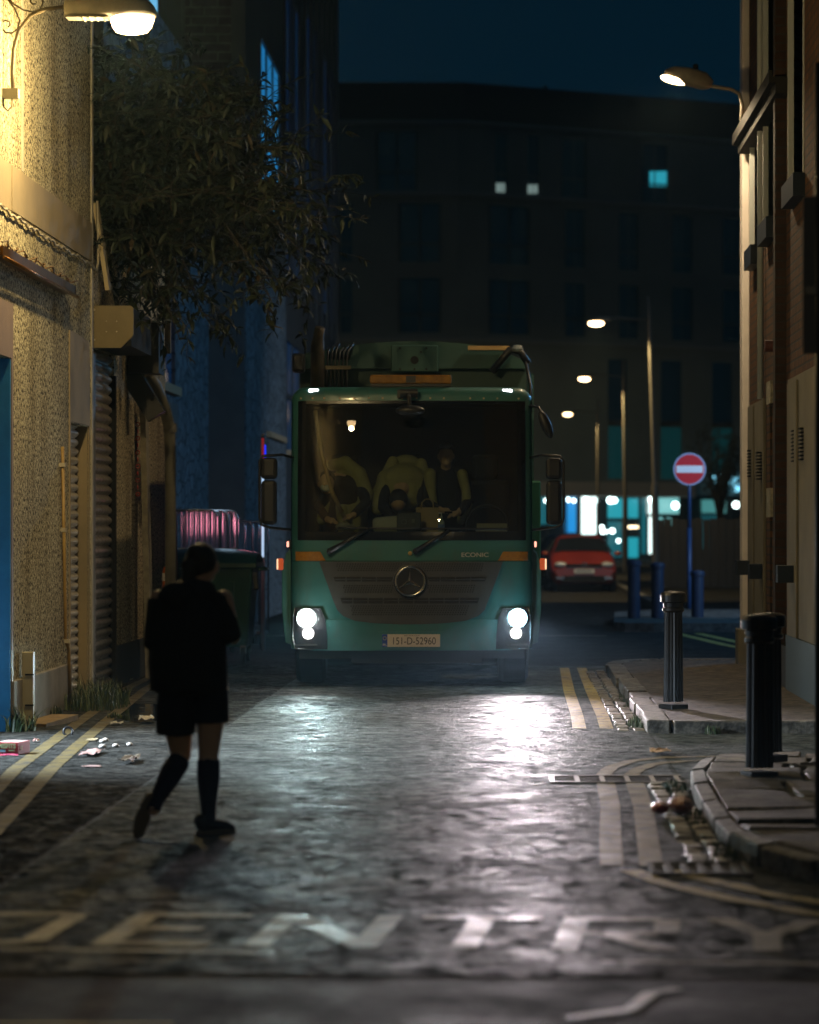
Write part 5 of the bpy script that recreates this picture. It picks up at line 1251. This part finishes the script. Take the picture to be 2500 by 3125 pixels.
for sx in (-1, 1):
    r_ = [(1.302, .88, 1.19), (1.395, .935, 1.19)]
    rr = [(z, sx * max(a, c) if sx < 0 else a, sx * min(a, c) if sx < 0 else c) for z, a, c in r_]
    panel(MB(), rr, .008, 8, .02).build('indicator', m_amber, lor, smooth=True)
    hs_ = [(.40, .86, 1.20), (.55, .865, 1.215), (.72, .885, 1.215), (.82, .93, 1.19)]
    rr = [(z, -c, -a) if sx < 0 else (z, a, c) for z, a, c in hs_]
    hp = panel(MB(), rr, .040, 8, .05).build('headlight', m_gloss, lor, smooth=False)
    cx = -1.073 if sx < 0 else 1.079; fx = -1.057 if sx < 0 else 1.065
    yh = FY(cx, .7) - .045
    MB().lathe([(.085, -.004), (.10, -.012), (.10, -.020), (.083, -.014)], (cx, yh, .715), 24, 'y').build('lens_ring', m_chr, hp)
    col = (1.0, .93, .90) if sx < 0 else (.80, .92, 1.0)
    MB().lathe([(.086, -.012), (.07, -.03), (.03, -.042), (.0, -.045)], (cx, yh, .715), 24, 'y').build('lamp_lens', emitm('headlight lens %s' % ('pinkish' if sx < 0 else 'bluish'), col, 120), hp, smooth=True)
    MB().lathe([(.058, -.008), (.05, -.022), (.0, -.028)], (fx, yh, .562), 20, 'y').build('fog_lamp', emitm('fog lamp lens', (1.0, .93, .88), 7), hp, smooth=True)
    cv = MB(); panel(cv, rr, .105, 8, .06); cv.build('glow_cover', m_cover, hp, smooth=True)
    MB().box(fx - .12, fx + .12, yh - .012, yh + .0, .435, .455).build('chrome_strip', m_chr, hp)
    b = MB(); e_ = [(.41, .875), (.55, .88), (.72, .90), (.815, .945)]
    b.tube([(sx * 1.19, FY(1.19, .82) - .045, .825), (sx * 1.215, FY(1.215, .7) - .045, .72), (sx * 1.215, FY(1.2, .5) - .045, .50), (sx * 1.19, FY(1.15, .4) - .045, .405), (sx * 1.0, FY(1.0, .4) - .05, .395)], .006, 6); b.build('chrome_edge', m_chr, hp, smooth=True)
    MB().box((-1.06 if sx < 0 else .933), (-.96 if sx < 0 else 1.033), FY(1, 3.05) + .0, FY(1, 3.05) + .06, 3.035, 3.068).build('marker_light', emitm('marker white', (.95, .95, 1.0), 9), lor, bevel=.008)
    # wing flare, side marker lamps
    fl = MB(); fl.prism([(sx * 1.20, .42), (sx * 1.30, .46), (sx * 1.335, .8), (sx * 1.335, 1.22), (sx * 1.29, 1.38), (sx * 1.22, 1.45), (sx * 1.20, 1.45)], .28, 1.0, 'y'); fl.build('wing', m_green, lor, bevel=.03)
    MB().box(sx * 1.32, sx * 1.378, .26, .34, 1.205, 1.325).build('side_marker', emitm('marker orange', (1.0, .14, .03), .4), lor, bevel=.015)
    MB().box(sx * 1.372, sx * 1.388, .25, .35, 1.21, 1.32).build('side_marker', emitm('marker warm rim', (1.0, .6, .35), 1.4), lor, bevel=.005)
    MB().box(sx * 1.262, sx * 1.285, .24, .30, 1.44, 1.50).build('side_marker', emitm('marker pink', (1.0, .40, .28), 2.0), lor, bevel=.01)
    MB().box(sx * 1.238, sx * 1.262, .25, .35, 1.42, 1.52).build('marker_base', m_blk, lor)
    # mirrors
    mr = MB(); xo = sx * 1.55
    mr.tube([(sx * 1.22, .22, 2.36), (sx * 1.32, .05, 2.385), (sx * 1.52, .0, 2.37), (xo, .0, 2.32), (xo, .0, 1.74), (sx * 1.53, 0, 1.67), (sx * 1.45, .0, 1.64), (sx * 1.24, .15, 1.62)], .014, 8)
    arm = mr.build('mirror_arm', m_blk, lor, smooth=True)
    MB().box(sx * 1.455 - .085, sx * 1.455 + .085, .0, .10, 2.135, 2.355).build('mirror', m_blk, lor, bevel=.04)
    MB().box(sx * 1.455 - .08, sx * 1.455 + .08, .0, .11, 1.67, 2.125).build('mirror', m_blk, lor, bevel=.04)
    MB().lathe([(.25, -.15), (.47, -.15), (.50, -.10), (.50, .13), (.46, .16), (.25, .16)], (sx * 1.065, 1.30, .50), 40, 'x').build('wheel', m_tyre, lor, smooth=False)
    for y in (5.6, 6.95): MB().lathe([(.25, -.28), (.48, -.28), (.50, -.24), (.50, .26), (.48, .28), (.25, .28)], (sx * .95, y, .50), 32, 'x').build('wheel', m_tyre, lor)
    b = MB(); b.box(sx * 1.0, sx * 1.28, 1.85, 2.3, .40, .9); b.build('step', m_blk, lor)
b = MB(); b.ball((0, 0, 0), (.055, .05, .155), 14, 10); fm = b.build('kerb_mirror', m_blk, lor, smooth=True); fm.location = (1.37, .05, 2.70); fm.rotation_euler = (0, R(-22), 0)
MB().tube([(1.22, .35, 2.90), (1.30, .15, 2.88), (1.35, .08, 2.78)], .015, 6).build('mirror_arm', m_blk, lor, smooth=True)
b = MB(); b.box(-.15, -.05, .15, .30, 2.97, 3.055); b.lathe([(.045, -.09), (.045, .09)], (-.03, .12, 3.02), 14, 'x'); b.tube([(-.03, .12, 3.0), (-.03, -.12, 2.96), (-.02, -.15, 2.86)], .022, 8); b.build('mirror_arm', m_blk, lor)
b = MB(); b.ball((0, 0, 0), (.15, .07, .055), 18, 10); o = b.build('front_mirror', m_blk, lor, smooth=True); o.location = (-.015, -.17, 2.83)
b = MB()
for x in (-1.14, -1.02, -.90, -.74, -.59, -.44, -.30, -.10, .05, .19, .33, .60, .74, .88, 1.1): c = fr(x, 2.945, -.004); b.box(x - .009, x + .009, c[1] - .012, c[1], 2.962, 2.980)
b.build('rivet', M('pale rivet', (.45, .36, .22), .5), cab)
for pts in (((-.84, 1.40), (-.443, 1.626), (-.75, 1.640), (.08, 1.628)), ((.037, 1.40), (.38, 1.61), (.10, 1.632), (.99, 1.625))):
    p = [fr(x, z, .05) for x, z in pts]; b = MB(); b.tube([p[0], p[1]], [.028, .016], 8); b.ball(p[0], .032, 10, 6); wp = b.build('wiper', m_blk, lor, smooth=True)
    MB().tube([fr(pts[2][0] + (pts[3][0] - pts[2][0]) * i / 8, pts[2][1] + (pts[3][1] - pts[2][1]) * i / 8, .03) for i in range(9)], .012, 6).build('wiper_blade', m_blk, wp, smooth=True)
b = MB(); b.box(-.433, .41, .30, .55, 3.125, 3.215); lbr = b.build('light_bar', M('amber beacon', (.30, .15, .02), .22, col2=(.20, .095, .012), nscale=14), lor, bevel=.02)
MB().box(-.42, .40, .32, .53, 3.095, 3.125).build('bar_foot', m_blk, lbr)
MB().box(-.06, .04, .296, .31, 3.135, 3.205).build('bar_centre', m_blk, lbr)
# underbody
b = MB(); b.box(-1.15, 1.15, .10, .75, .30, .41); b.box(-.62, .72, .12, .5, .255, .31); b.box(-.5, .5, .5, 8.8, .45, .85); b.box(-.9, .9, 1.1, 1.5, .42, .58)
b.build('chassis', m_blk, lor)
# body behind the cab
YB = 2.6
b = MB(); n = 20; arc = [(x, 3.70 - .13 * ((x - .05) / 1.2) ** 2 - (.0 if x < .9 else .25 * (x - .9))) for x in xs_(-1.22, 1.27, n)]
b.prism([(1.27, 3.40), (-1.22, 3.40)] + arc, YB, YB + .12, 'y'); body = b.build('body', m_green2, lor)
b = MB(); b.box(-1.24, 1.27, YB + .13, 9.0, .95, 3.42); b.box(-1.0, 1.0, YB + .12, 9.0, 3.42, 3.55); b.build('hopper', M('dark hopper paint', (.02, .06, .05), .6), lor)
sq = MB(); sq.box(-.23, .29, YB - .04, YB, 3.36, 3.655); sp_ = sq.build('access_plate', m_green2, body, bevel=.012)
b = MB(); b.lathe([(.045, YB - .042), (.045, YB - .048)], (.03, 0, 3.49), 20, 'y')
for x, z in ((-.13, 3.62), (.16, 3.62), (-.13, 3.39), (.03, 3.39), (.16, 3.39), (.10, 3.58)): b.lathe([(.012, YB - .042), (.012, YB - .047)], (x, 0, z), 8, 'y')
b.build('plate_hole', m_dark, sp_)
b = MB(); b.tube([(-1.02, 1.95, 3.0), (-1.02, 1.95, 3.60), (-1.01, 1.93, 3.70), (-.99, 1.88, 3.80)], [.075, .075, .06, .055], 14); b.build('exhaust', M('rusty exhaust', (.07, .055, .035), .6, .5, col2=(.04, .03, .02), nscale=9), lor, smooth=True)
b = MB()
for k in range(6):
    x = -.92 + k * .042; b.tube([(x, 2.1, 3.0), (x, 2.1, 3.35), (x + .01, 2.1, 3.55), (x + .02 + .01 * k, 2.2, 3.60 + .025 * (k % 3)), (x + .02, 2.5, 3.5)], .013, 6)
b.build('hose', m_blk, lor, smooth=True)
MB().box(-.96, -.66, 2.04, 2.08, 3.36, 3.40).build('hose_clamp', M('brown clamp', (.20, .15, .08), .6), lor)
MB().box(-1.31, -1.17, 2.3, 2.5, 3.34, 3.55).build('corner_lamp_bracket', m_blk, lor, bevel=.03)
b = MB(); b.tube([(.88, 2.5, 3.36), (1.08, 2.5, 3.60), (1.20, 2.5, 3.58), (1.28, 2.5, 3.45)], .04, 8); b.tube([(1.25, 2.5, 3.5), (1.30, 2.3, 3.2), (1.30, 2.2, 2.9)], .018, 6); b.build('hydraulic_arm', m_blk, lor, smooth=True)
MB().box(.62, 1.08, 2.5, 2.58, 3.60, 3.645).build('lift_beam', M('amber lit beam', (.5, .32, .12), .6), lor)  # amber light on the beam is put into its base colour
b = MB(); b.lathe([(.06, 0), (.07, .03), (.05, .07), (.0, .08)], (1.16, 2.5, 3.58), 14); b.build('work_lamp', M('glass cap', (.3, .33, .33), .1, .4), lor)
MB().box(1.29, 1.36, 2.9, 3.0, 1.2, 3.36).build('side_rail', m_green2, lor)
b = MB(); b.box(1.27, 1.43, 2.7, 3.6, 1.0, 2.16); b.build('side_locker', M('green locker paint', (.02, .14, .075), .5), lor, bevel=.02)

# ------------------------------------------------------------------ headlamp beams
CUT = (.005, -.03)
for x, col, e, aim in ((-1.073, (.70, .98, 1.0), 800, (.10, 22.0, -1.0)), (1.079, (1.0, .87, .93), 3300, (.32, 0, .05))):
    p = Vector(TW(x, FY(x, .7) - .12, .715))
    light('headlamp_beam', 'SPOT', (x, FY(x, .7) - .22, .715), e, col, lor, aim=None, size=.07, spot=54, blend=.8)
    o = COL.objects[-1] if False else [q_ for q_ in COL.objects if q_.name.startswith('headlamp_beam')][-1]
    light('flare_glow', 'POINT', (x, FY(x, .7) - .26, .70), 3.0, (.75, 1.0, .95) if x < 0 else (.40, .82, 1.0), lor, size=.05)  # added point light, imitates lens flare on the paint round the headlamp
    tgt = Vector((x + (-.9 if x > 0 else .3), -13.0, -.75)); o.rotation_euler = (tgt - o.location).to_track_quat('-Z', 'Y').to_euler()
    o.data.use_nodes = True; NN = o.data.node_tree.nodes; LL = o.data.node_tree.links     # dipped beam: sharp cut-off at the horizon
    gg_ = NN.new('ShaderNodeNewGeometry'); sp_z = NN.new('ShaderNodeSeparateXYZ'); LL.new(gg_.outputs['Incoming'], sp_z.inputs[0])
    mr_ = NN.new('ShaderNodeMapRange'); mr_.inputs[1].default_value = CUT[0]; mr_.inputs[2].default_value = CUT[1]; mr_.inputs[3].default_value = .07; mr_.inputs[4].default_value = 1.0
    LL.new(sp_z.outputs[2], mr_.inputs[0]); mr2 = NN.new('ShaderNodeMapRange'); mr2.inputs[1].default_value = -.05; mr2.inputs[2].default_value = -.26; mr2.inputs[3].default_value = 1.0; mr2.inputs[4].default_value = .16
    LL.new(sp_z.outputs[2], mr2.inputs[0]); mm_ = NN.new('ShaderNodeMath'); mm_.operation = 'MULTIPLY'
    LL.new(mr_.outputs[0], mm_.inputs[0]); LL.new(mr2.outputs[0], mm_.inputs[1]); LL.new(mm_.outputs[0], NN['Emission'].inputs['Strength'])

# ================================================================== PEOPLE
m_skin = M('skin', (.58, .36, .22), .5); m_hair = M('dark hair', (.022, .016, .012), .6, bmp=(80, .5, .004))
m_jack = M('black jacket', (.012, .013, .014), .85, bmp=(18, .5, .012)); m_shorts = M('dark navy shorts', (.010, .012, .022), .85, bmp=(14, .5, .012))
m_sock = M('navy socks', (.010, .014, .030), .9); m_shoe = M('black trainer', (.012, .012, .013), .7); m_sole = M('brown rubber sole', (.12, .09, .05), .7)
w = thing('person', 'person in black jacket, navy shorts and long socks walking away, one heel raised', 'person', ((600 - 1550) / 575.0, F / 575.0, .006))
body = [
    [(-.03, .02, .82, (.13, .10)), (-.03, .02, 1.0, (.12, .10)), (-.03, .03, 1.20, (.14, .10)), (-.01, .04, 1.31, (.07, .06)), (.02, .05, 1.36, (.052, .055))],
    [(-.20, .02, 1.25, .05), (-.235, .0, 1.02, .042), (-.15, .22, 1.00, .030)], [(.14, .04, 1.25, .05), (.19, .03, 1.05, .042), (.08, .27, 1.04, .030)],
    [(-.10, .02, .78, .10), (-.10, .04, .56, .078), (-.092, .07, .41, .056), (-.125, -.03, .335, .055), (-.19, -.17, .20, .036), (-.205, -.21, .15, .03)],
    [(.07, .02, .78, .10), (.068, .03, .58, .072), (.06, .03, .42, .056), (.062, .015, .31, .056), (.062, .0, .14, .036), (.065, .0, .06, .034)],
]
def hand(palm, d, up, side, L_=.085, s=1):   # palm, four fingers, thumb
    P = Vector(palm); d = Vector(d).normalized(); up = Vector(up).normalized(); sd = d.cross(up).normalized()
    ch = [[(*(P), (.030)), (*(P + d * .05), (.032))]]
    for k, (o_, l) in enumerate(((-.030, .070), (-.010, .080), (.010, .076), (.028, .060))):
        a = P + d * .05 + sd * o_; b_ = a + d * l * .5 - up * .006; c = b_ + d * l * .32 - up * l * .35
        ch.append([(*a, .0095), (*b_, .0088), (*c, .007)])
    a = P + sd * (.028 * s) + d * .01; b_ = a + sd * (.022 * s) + d * .03 - up * .01; c = b_ + d * .03 - up * .015
    ch.append([(*a, .012), (*b_, .010), (*c, .0085)]); return ch
body += hand((-.15, .23, 1.0), (.5, .8, .1), (0, 0, 1), 1, s=1) + hand((.08, .28, 1.04), (-.5, .8, .1), (0, 0, 1), 1, s=-1)
head = [((.025, .07, 1.43), (.078, .095, .108)), ((.035, .12, 1.385), (.05, .06, .055)), ((.055, .175, 1.41), (.012, .018, .014)), ((.103, .06, 1.42), (.012, .024, .032)), ((-.052, .06, 1.42), (.012, .024, .032))]
blob('body', body, head, m_skin, w, .0085, 4)
blob('hair', [[(-.035, -.02, 1.43, .045), (-.045, -.035, 1.35, .030), (-.05, -.04, 1.30, .014)]], [((.018, .045, 1.455), (.088, .094, .098)), ((-.03, .01, 1.42), (.05, .06, .07)), ((.0, -.02, 1.50), (.05, .045, .045))], m_hair, w, .010, 4)
blob('jacket', [[(-.042, .0, .775, (.205, .145)), (-.05, .0, .92, (.212, .15)), (-.05, .02, 1.08, (.20, .14)), (-.045, .03, 1.20, (.185, .13)), (-.03, .035, 1.28, (.13, .10)), (-.0, .04, 1.335, (.075, .07))],
    [(-.19, .03, 1.245, .075), (-.225, .0, 1.02, .062), (-.15, .20, .99, .045)], [(.10, .04, 1.25, .075), (.172, .02, 1.06, .066), (.10, .25, 1.04, .048)], [(-.12, .0, 1.26, .07), (-.02, -.03, 1.30, .07), (.08, .02, 1.28, .06)]],
    [((-.10, -.07, 1.27), (.10, .06, .075))], m_jack, w, .009, 4, cap=.3)
blob('shorts', [[(-.04, .01, .88, (.17, .13)), (-.03, .01, .76, (.178, .14))], [(-.10, .01, .80, .105), (-.112, .03, .66, .106), (-.115, .04, .535, .108)], [(.06, .01, .80, .105), (.074, .02, .70, .097), (.080, .03, .60, .092)]], [], m_shorts, w, .009, 2, cap=.12)
blob('sock', [[(-.098, .045, .385, .063), (-.13, -.03, .33, .064), (-.19, -.17, .20, .041), (-.205, -.21, .15, .037)]], [], m_sock, w, .009, 3, cap=.2)
blob('sock', [[(.061, .03, .395, .062), (.062, .013, .31, .064), (.062, .0, .14, .042), (.065, .0, .07, .040)]], [], m_sock, w, .009, 3, cap=.2)
def shoe(M4, name_label):
    up = blob('shoe', [[(0, -.02, .05, .040), (0, .08, .045, .040), (0, .17, .035, .034)]], [((0, -.03, .075), (.042, .045, .045)), ((0, .19, .03), (.04, .035, .026))], m_shoe, w, .008, 4)
    so = MB(); ol = []
    for k in range(20):
        a = 2 * math.pi * k / 20; y = .085 + .155 * math.sin(a); wd = (.044 if y > .08 else .037) * (1 if abs(math.sin(a)) < .8 else .92); ol.append((wd * math.cos(a), y))
    so.prism(ol, -.004, .026); s_o = so.build('sole', m_sole, up, bevel=.006)
    up.matrix_local = M4 @ Matrix.Diagonal((.95, .82, .95, 1)); return up
shoe(Matrix.Translation((.045, -.02, .004)) @ Matrix.Rotation(R(-52), 4, 'Z'), '')
# raised foot: sole towards the camera, toe on the ground
shoe(Matrix.Translation((-.235, -.20, .185)) @ Matrix.Rotation(R(10), 4, 'Y') @ Matrix.Rotation(R(-97), 4, 'X') @ Matrix.Rotation(R(8), 4, 'Z'), '')

# crew in the cab
m_hv = M('pale yellow hi vis cloth', (.42, .37, .16), .75, col2=(.33, .29, .12), nscale=5, bmp=(16, .6, .015)); m_dkc = M('dark work clothes', (.014, .014, .016), .85); m_mask = M('pale face mask', (.42, .45, .46), .7)
def crew(name_lab, pos):
    return thing('person', name_lab, 'person', TW(*pos), TRZ)
p1 = crew('crew member in open hi vis jacket looking down at a phone in the lorry cab', (.36, 1.0, 1.5))
bd = [[(0, .15, .0, (.16, .12)), (0, .10, .35, (.15, .11)), (.0, .05, .62, (.17, .10)), (.0, .0, .74, (.06, .06)), (.0, -.04, .80, .055)],
      [(-.18, .02, .66, .055), (-.22, -.12, .42, .045), (-.05, -.36, .32, .032)], [(.18, .02, .66, .055), (.23, -.12, .42, .045), (.12, -.38, .29, .032)]]
bd += hand((-.04, -.37, .32), (.9, -.3, -.05), (0, 0, 1), 1, s=1) + hand((.11, -.39, .29), (-.75, -.4, -.15), (0, 0, 1), 1, s=-1)
blob('body', bd, [((0, -.06, .90), (.078, .095, .115)), ((0, -.11, .83), (.05, .055, .05)), ((0, -.160, .865), (.014, .022, .018)), ((-.03, -.148, .90), (.016, .012, .010)), ((.03, -.148, .90), (.016, .012, .010)), ((0, -.155, .815), (.028, .012, .010)), ((.08, -.05, .89), (.012, .022, .03)), ((-.08, -.05, .89), (.012, .022, .03))], m_skin, p1, .0085, 3)
blob('hair', [], [((0, -.02, .95), (.09, .10, .095)), ((0, -.09, .985), (.07, .05, .04))], m_hair, p1, .010, 4)
blob('shirt', [[(0, .15, .0, (.18, .14)), (0, .10, .35, (.175, .13)), (.0, .05, .62, (.19, .115)), (.0, .0, .75, (.075, .075))], [(-.19, .02, .66, .07), (-.225, -.12, .42, .058), (-.08, -.32, .33, .043)], [(.19, .02, .66, .07), (.235, -.12, .42, .058), (.14, -.34, .30, .043)]], [], m_dkc, p1, .012, 5)
blob('hi_vis_jacket', [[(-.17, -.04, .70, (.07, .08)), (-.16, -.08, .50, (.06, .06)), (-.12, -.09, .28, (.05, .05)), (-.10, -.08, .06, (.045, .045))], [(.17, -.04, .70, (.06, .08)), (.21, -.09, .52, (.05, .07)), (.22, -.14, .40, (.06, .065)), (.16, -.18, .22, (.05, .05))]], [], m_hv, p1, .012, 3)
MB().box(-.02, .06, -.47, -.44, .29, .31).build('phone', m_gloss, p1)
p2 = crew('crew member bent forward under a draped hi vis jacket, middle of the lorry cab', (-.08, 1.15, 1.5))
blob('body', [[(0, .3, .45, (.15, .13)), (0, .15, .72, (.16, .12)), (-.02, -.12, .62, (.15, .11)), (-.03, -.28, .50, .06)], [(-.19, -.1, .60, .06), (-.22, -.3, .35, .045), (-.08, -.45, .2, .035)], [(.17, -.1, .60, .06), (.2, -.3, .35, .045), (.05, -.45, .2, .035)]] + hand((-.07, -.46, .19), (.7, -.5, -.1), (0, 0, 1), 1) + hand((.04, -.46, .19), (-.7, -.5, -.1), (0, 0, 1), 1, s=-1),
     [((-.06, -.38, .42), (.085, .10, .105))], m_skin, p2, .0095, 3)
blob('sleeve', [[(-.19, -.1, .60, .075), (-.22, -.3, .35, .058), (-.10, -.42, .23, .046)], [(.17, -.1, .60, .075), (.2, -.3, .35, .058), (.07, -.42, .23, .046)]], [], m_dkc, p2, .012, 4)
blob('hair', [], [((-.06, -.37, .445), (.10, .112, .105))], m_hair, p2, .011, 4)
blob('hi_vis_jacket', [[(0.02, .3, .30, (.20, .15)), (0.02, .15, .80, (.17, .12)), (.0, -.12, .66, (.235, .15)), (-.0, -.14, .45, (.20, .13))], [(-.2, -.08, .66, .09), (-.27, -.2, .35, .08)], [(.2, -.08, .66, .09), (.24, -.2, .38, .08)], [(.18, -.02, .82, .06), (.26, -.15, .5, .07)], [(-.12, 0, .84, .06), (-.3, -.12, .45, .07)]], [], m_hv, p2, .012, 3)
p3 = crew('masked crew member leaning toward the left side of the lorry cab', (-.72, 1.0, 1.5))
blob('body', [[(.1, .2, .0, (.16, .12)), (.08, .1, .4, (.15, .11)), (.02, .0, .62, (.16, .10)), (-.08, -.06, .66, .06)], [(-.12, .0, .6, .06), (-.25, -.15, .35, .045), (-.15, -.38, .22, .033)], [(.18, .0, .62, .06), (.24, -.18, .40, .045), (.10, -.38, .26, .033)]] + hand((-.14, -.39, .22), (.6, -.5, -.1), (0, 0, 1), 1) + hand((.09, -.39, .26), (-.6, -.5, -.1), (0, 0, 1), 1, s=-1),
     [((-.17, -.22, .60), (.08, .095, .112)), ((-.19, -.32, .59), (.014, .02, .018)), ((-.21, -.29, .62), (.014, .01, .009)), ((-.15, -.30, .62), (.014, .01, .009)), ((-.255, -.20, .59), (.012, .022, .03))], m_skin, p3, .0095, 3)
blob('shirt', [[(.1, .2, .0, (.18, .14)), (.08, .1, .4, (.17, .13)), (.02, .0, .60, (.18, .12)), (-.06, -.08, .62, .075)], [(-.12, .0, .6, .075), (-.25, -.15, .35, .058), (-.17, -.34, .24, .045)], [(.18, .0, .62, .075), (.24, -.18, .40, .058), (.12, -.34, .28, .045)]], [], m_dkc, p3, .012, 4)
blob('face_mask', [], [((-.18, -.29, .555), (.055, .045, .045))], m_mask, p3, .009, 3)
blob('hair', [], [((-.16, -.17, .66), (.085, .10, .085))], m_hair, p3, .011, 3)
blob('hi_vis_jacket', [[(-.12, .02, .80, .06), (.02, .0, .82, .08), (.16, -.02, .70, .09), (.24, -.06, .50, .08), (.2, -.1, .35, .07)], [(.1, .15, .1, (.17, .13)), (.08, .08, .42, (.17, .12)), (.06, .03, .66, (.18, .11))], [(-.2, -.05, .40, .06), (-.22, -.2, .22, .055)], [(.0, -.22, .34, .05), (.02, -.26, .16, .06)]], [], m_hv, p3, .012, 3)
# things on the dashboard
def dash(name, label, cat, x, y, z=1.60): return thing(name, label, cat, TW(x, y, z), TRZ)
t = dash('paper_bag', 'brown paper carrier bag with twisted handles on the lorry dashboard', 'bag', .16, .42)
b = MB(); b.add([(-.11, -.06, 0), (.11, -.06, 0), (.11, .06, 0), (-.11, .06, 0), (-.12, -.05, .25), (.12, -.05, .25), (.12, .05, .25), (-.12, .05, .25)], [(0, 1, 5, 4), (1, 2, 6, 5), (2, 3, 7, 6), (3, 0, 4, 7), (0, 3, 2, 1)]); b.build('bag', M('kraft paper', (.40, .28, .14), .8, bmp=(14, .5, .01)), t)
b = MB()
for y in (-.05, .05): b.tube([(-.06, y, .24), (-.055, y, .30), (-.02, y, .335), (.03, y, .335), (.06, y, .30), (.065, y, .24)], .007, 6)
b.build('handle', MATS['kraft paper'], t, smooth=True)
t = dash('sanitiser_bottle', 'clear pump bottle of hand gel beside the paper bag on the dashboard', 'bottle', .305, .30)
MB().lathe([(.032, 0), (.034, .02), (.034, .10), (.014, .125), (.014, .14)], n=16).build('bottle', M('clear gel bottle', (.35, .38, .38), .1), t, smooth=True)
b = MB(); b.lathe([(.012, .14), (.012, .16), (.006, .165), (.006, .19)], n=10); b.box(-.03, .008, -.007, .007, .185, .198); b.build('pump', M('white pump', (.6, .6, .58), .4), t)
MB().lathe([(.035, .03), (.035, .075)], n=16).build('label', M('blue white label', (.12, .2, .5), .5), t)
t = dash('tablet', 'dark tablet on a stand in the middle of the dashboard', 'tablet', -.03, .17); b = MB(); b.box(-.125, .125, -.012, .012, 0, .20, rot=Matrix.Rotation(R(-9), 3, 'X')); b.build('casing', M('charcoal casing', (.015, .018, .022), .5), t, bevel=.02)
b = MB(); b.torus((-.05, -.025, .10), .024, .003, 'y', 16, 5); b.box(.03, .06, -.026, -.022, .09, .13); b.build('casing_mark', M('grey mark', (.12, .13, .13), .5), t)
t = dash('carrier_bag', 'pale lumpy carrier bag on the dashboard left of the tablet', 'bag', -.26, .36); blob('bag', [[(-.08, 0, .05, .07), (.10, 0, .05, .08)], [(-.10, 0, .10, .05), (.12, .0, .11, .06)]], [], M('pale bag', (.38, .36, .29), .6), t, .012, 6)
t = dash('document_tray', 'flat pale box of papers at the right end of the dashboard', 'box', .82, .30); MB().box(-.16, .16, -.1, .1, 0, .035).build('tray', M('pale card tray', (.34, .31, .22), .7), t); MB().box(-.15, .16, -.09, .1, .038, .085).build('papers', MATS['pale card tray'], t)
t = dash('plastic_packet', 'crumpled clear plastic packet at the left end of the dashboard', 'litter', -.70, .30); blob('packet', [], [((0, 0, .05), (.09, .07, .05)), ((.08, .02, .04), (.05, .05, .035))], M('crinkled plastic', (.30, .28, .22), .15, bmp=(40, 1.0, .03)), t, .012, 1)
b = MB(); b.tube([(-1.0, .45, 2.85), (-.93, .43, 2.4), (-.82, .40, 2.0), (-.72, .42, 1.8)], .022, 6); b.build('seat_belt', M('tan belt', (.3, .2, .08), .7), lor, smooth=True)
# ================================================================== thin blue haze, added for lamp halos and teal shadows
hz = MB().box(-125, 125, -45, 265, -1, 27).build('haze', bpy.data.materials.new('halo haze')); hz['kind'] = 'stuff'
hm = hz.data.materials[0]; hm.use_nodes = True; hm.node_tree.nodes.remove(hm.node_tree.nodes['Principled BSDF'])
pv = hm.node_tree.nodes.new('ShaderNodeVolumePrincipled'); pv.inputs['Color'].default_value = (.50, .80, 1.0, 1); pv.inputs['Density'].default_value = .00035; pv.inputs['Anisotropy'].default_value = .75
hm.node_tree.links.new(pv.outputs[0], hm.node_tree.nodes['Material Output'].inputs['Volume'])
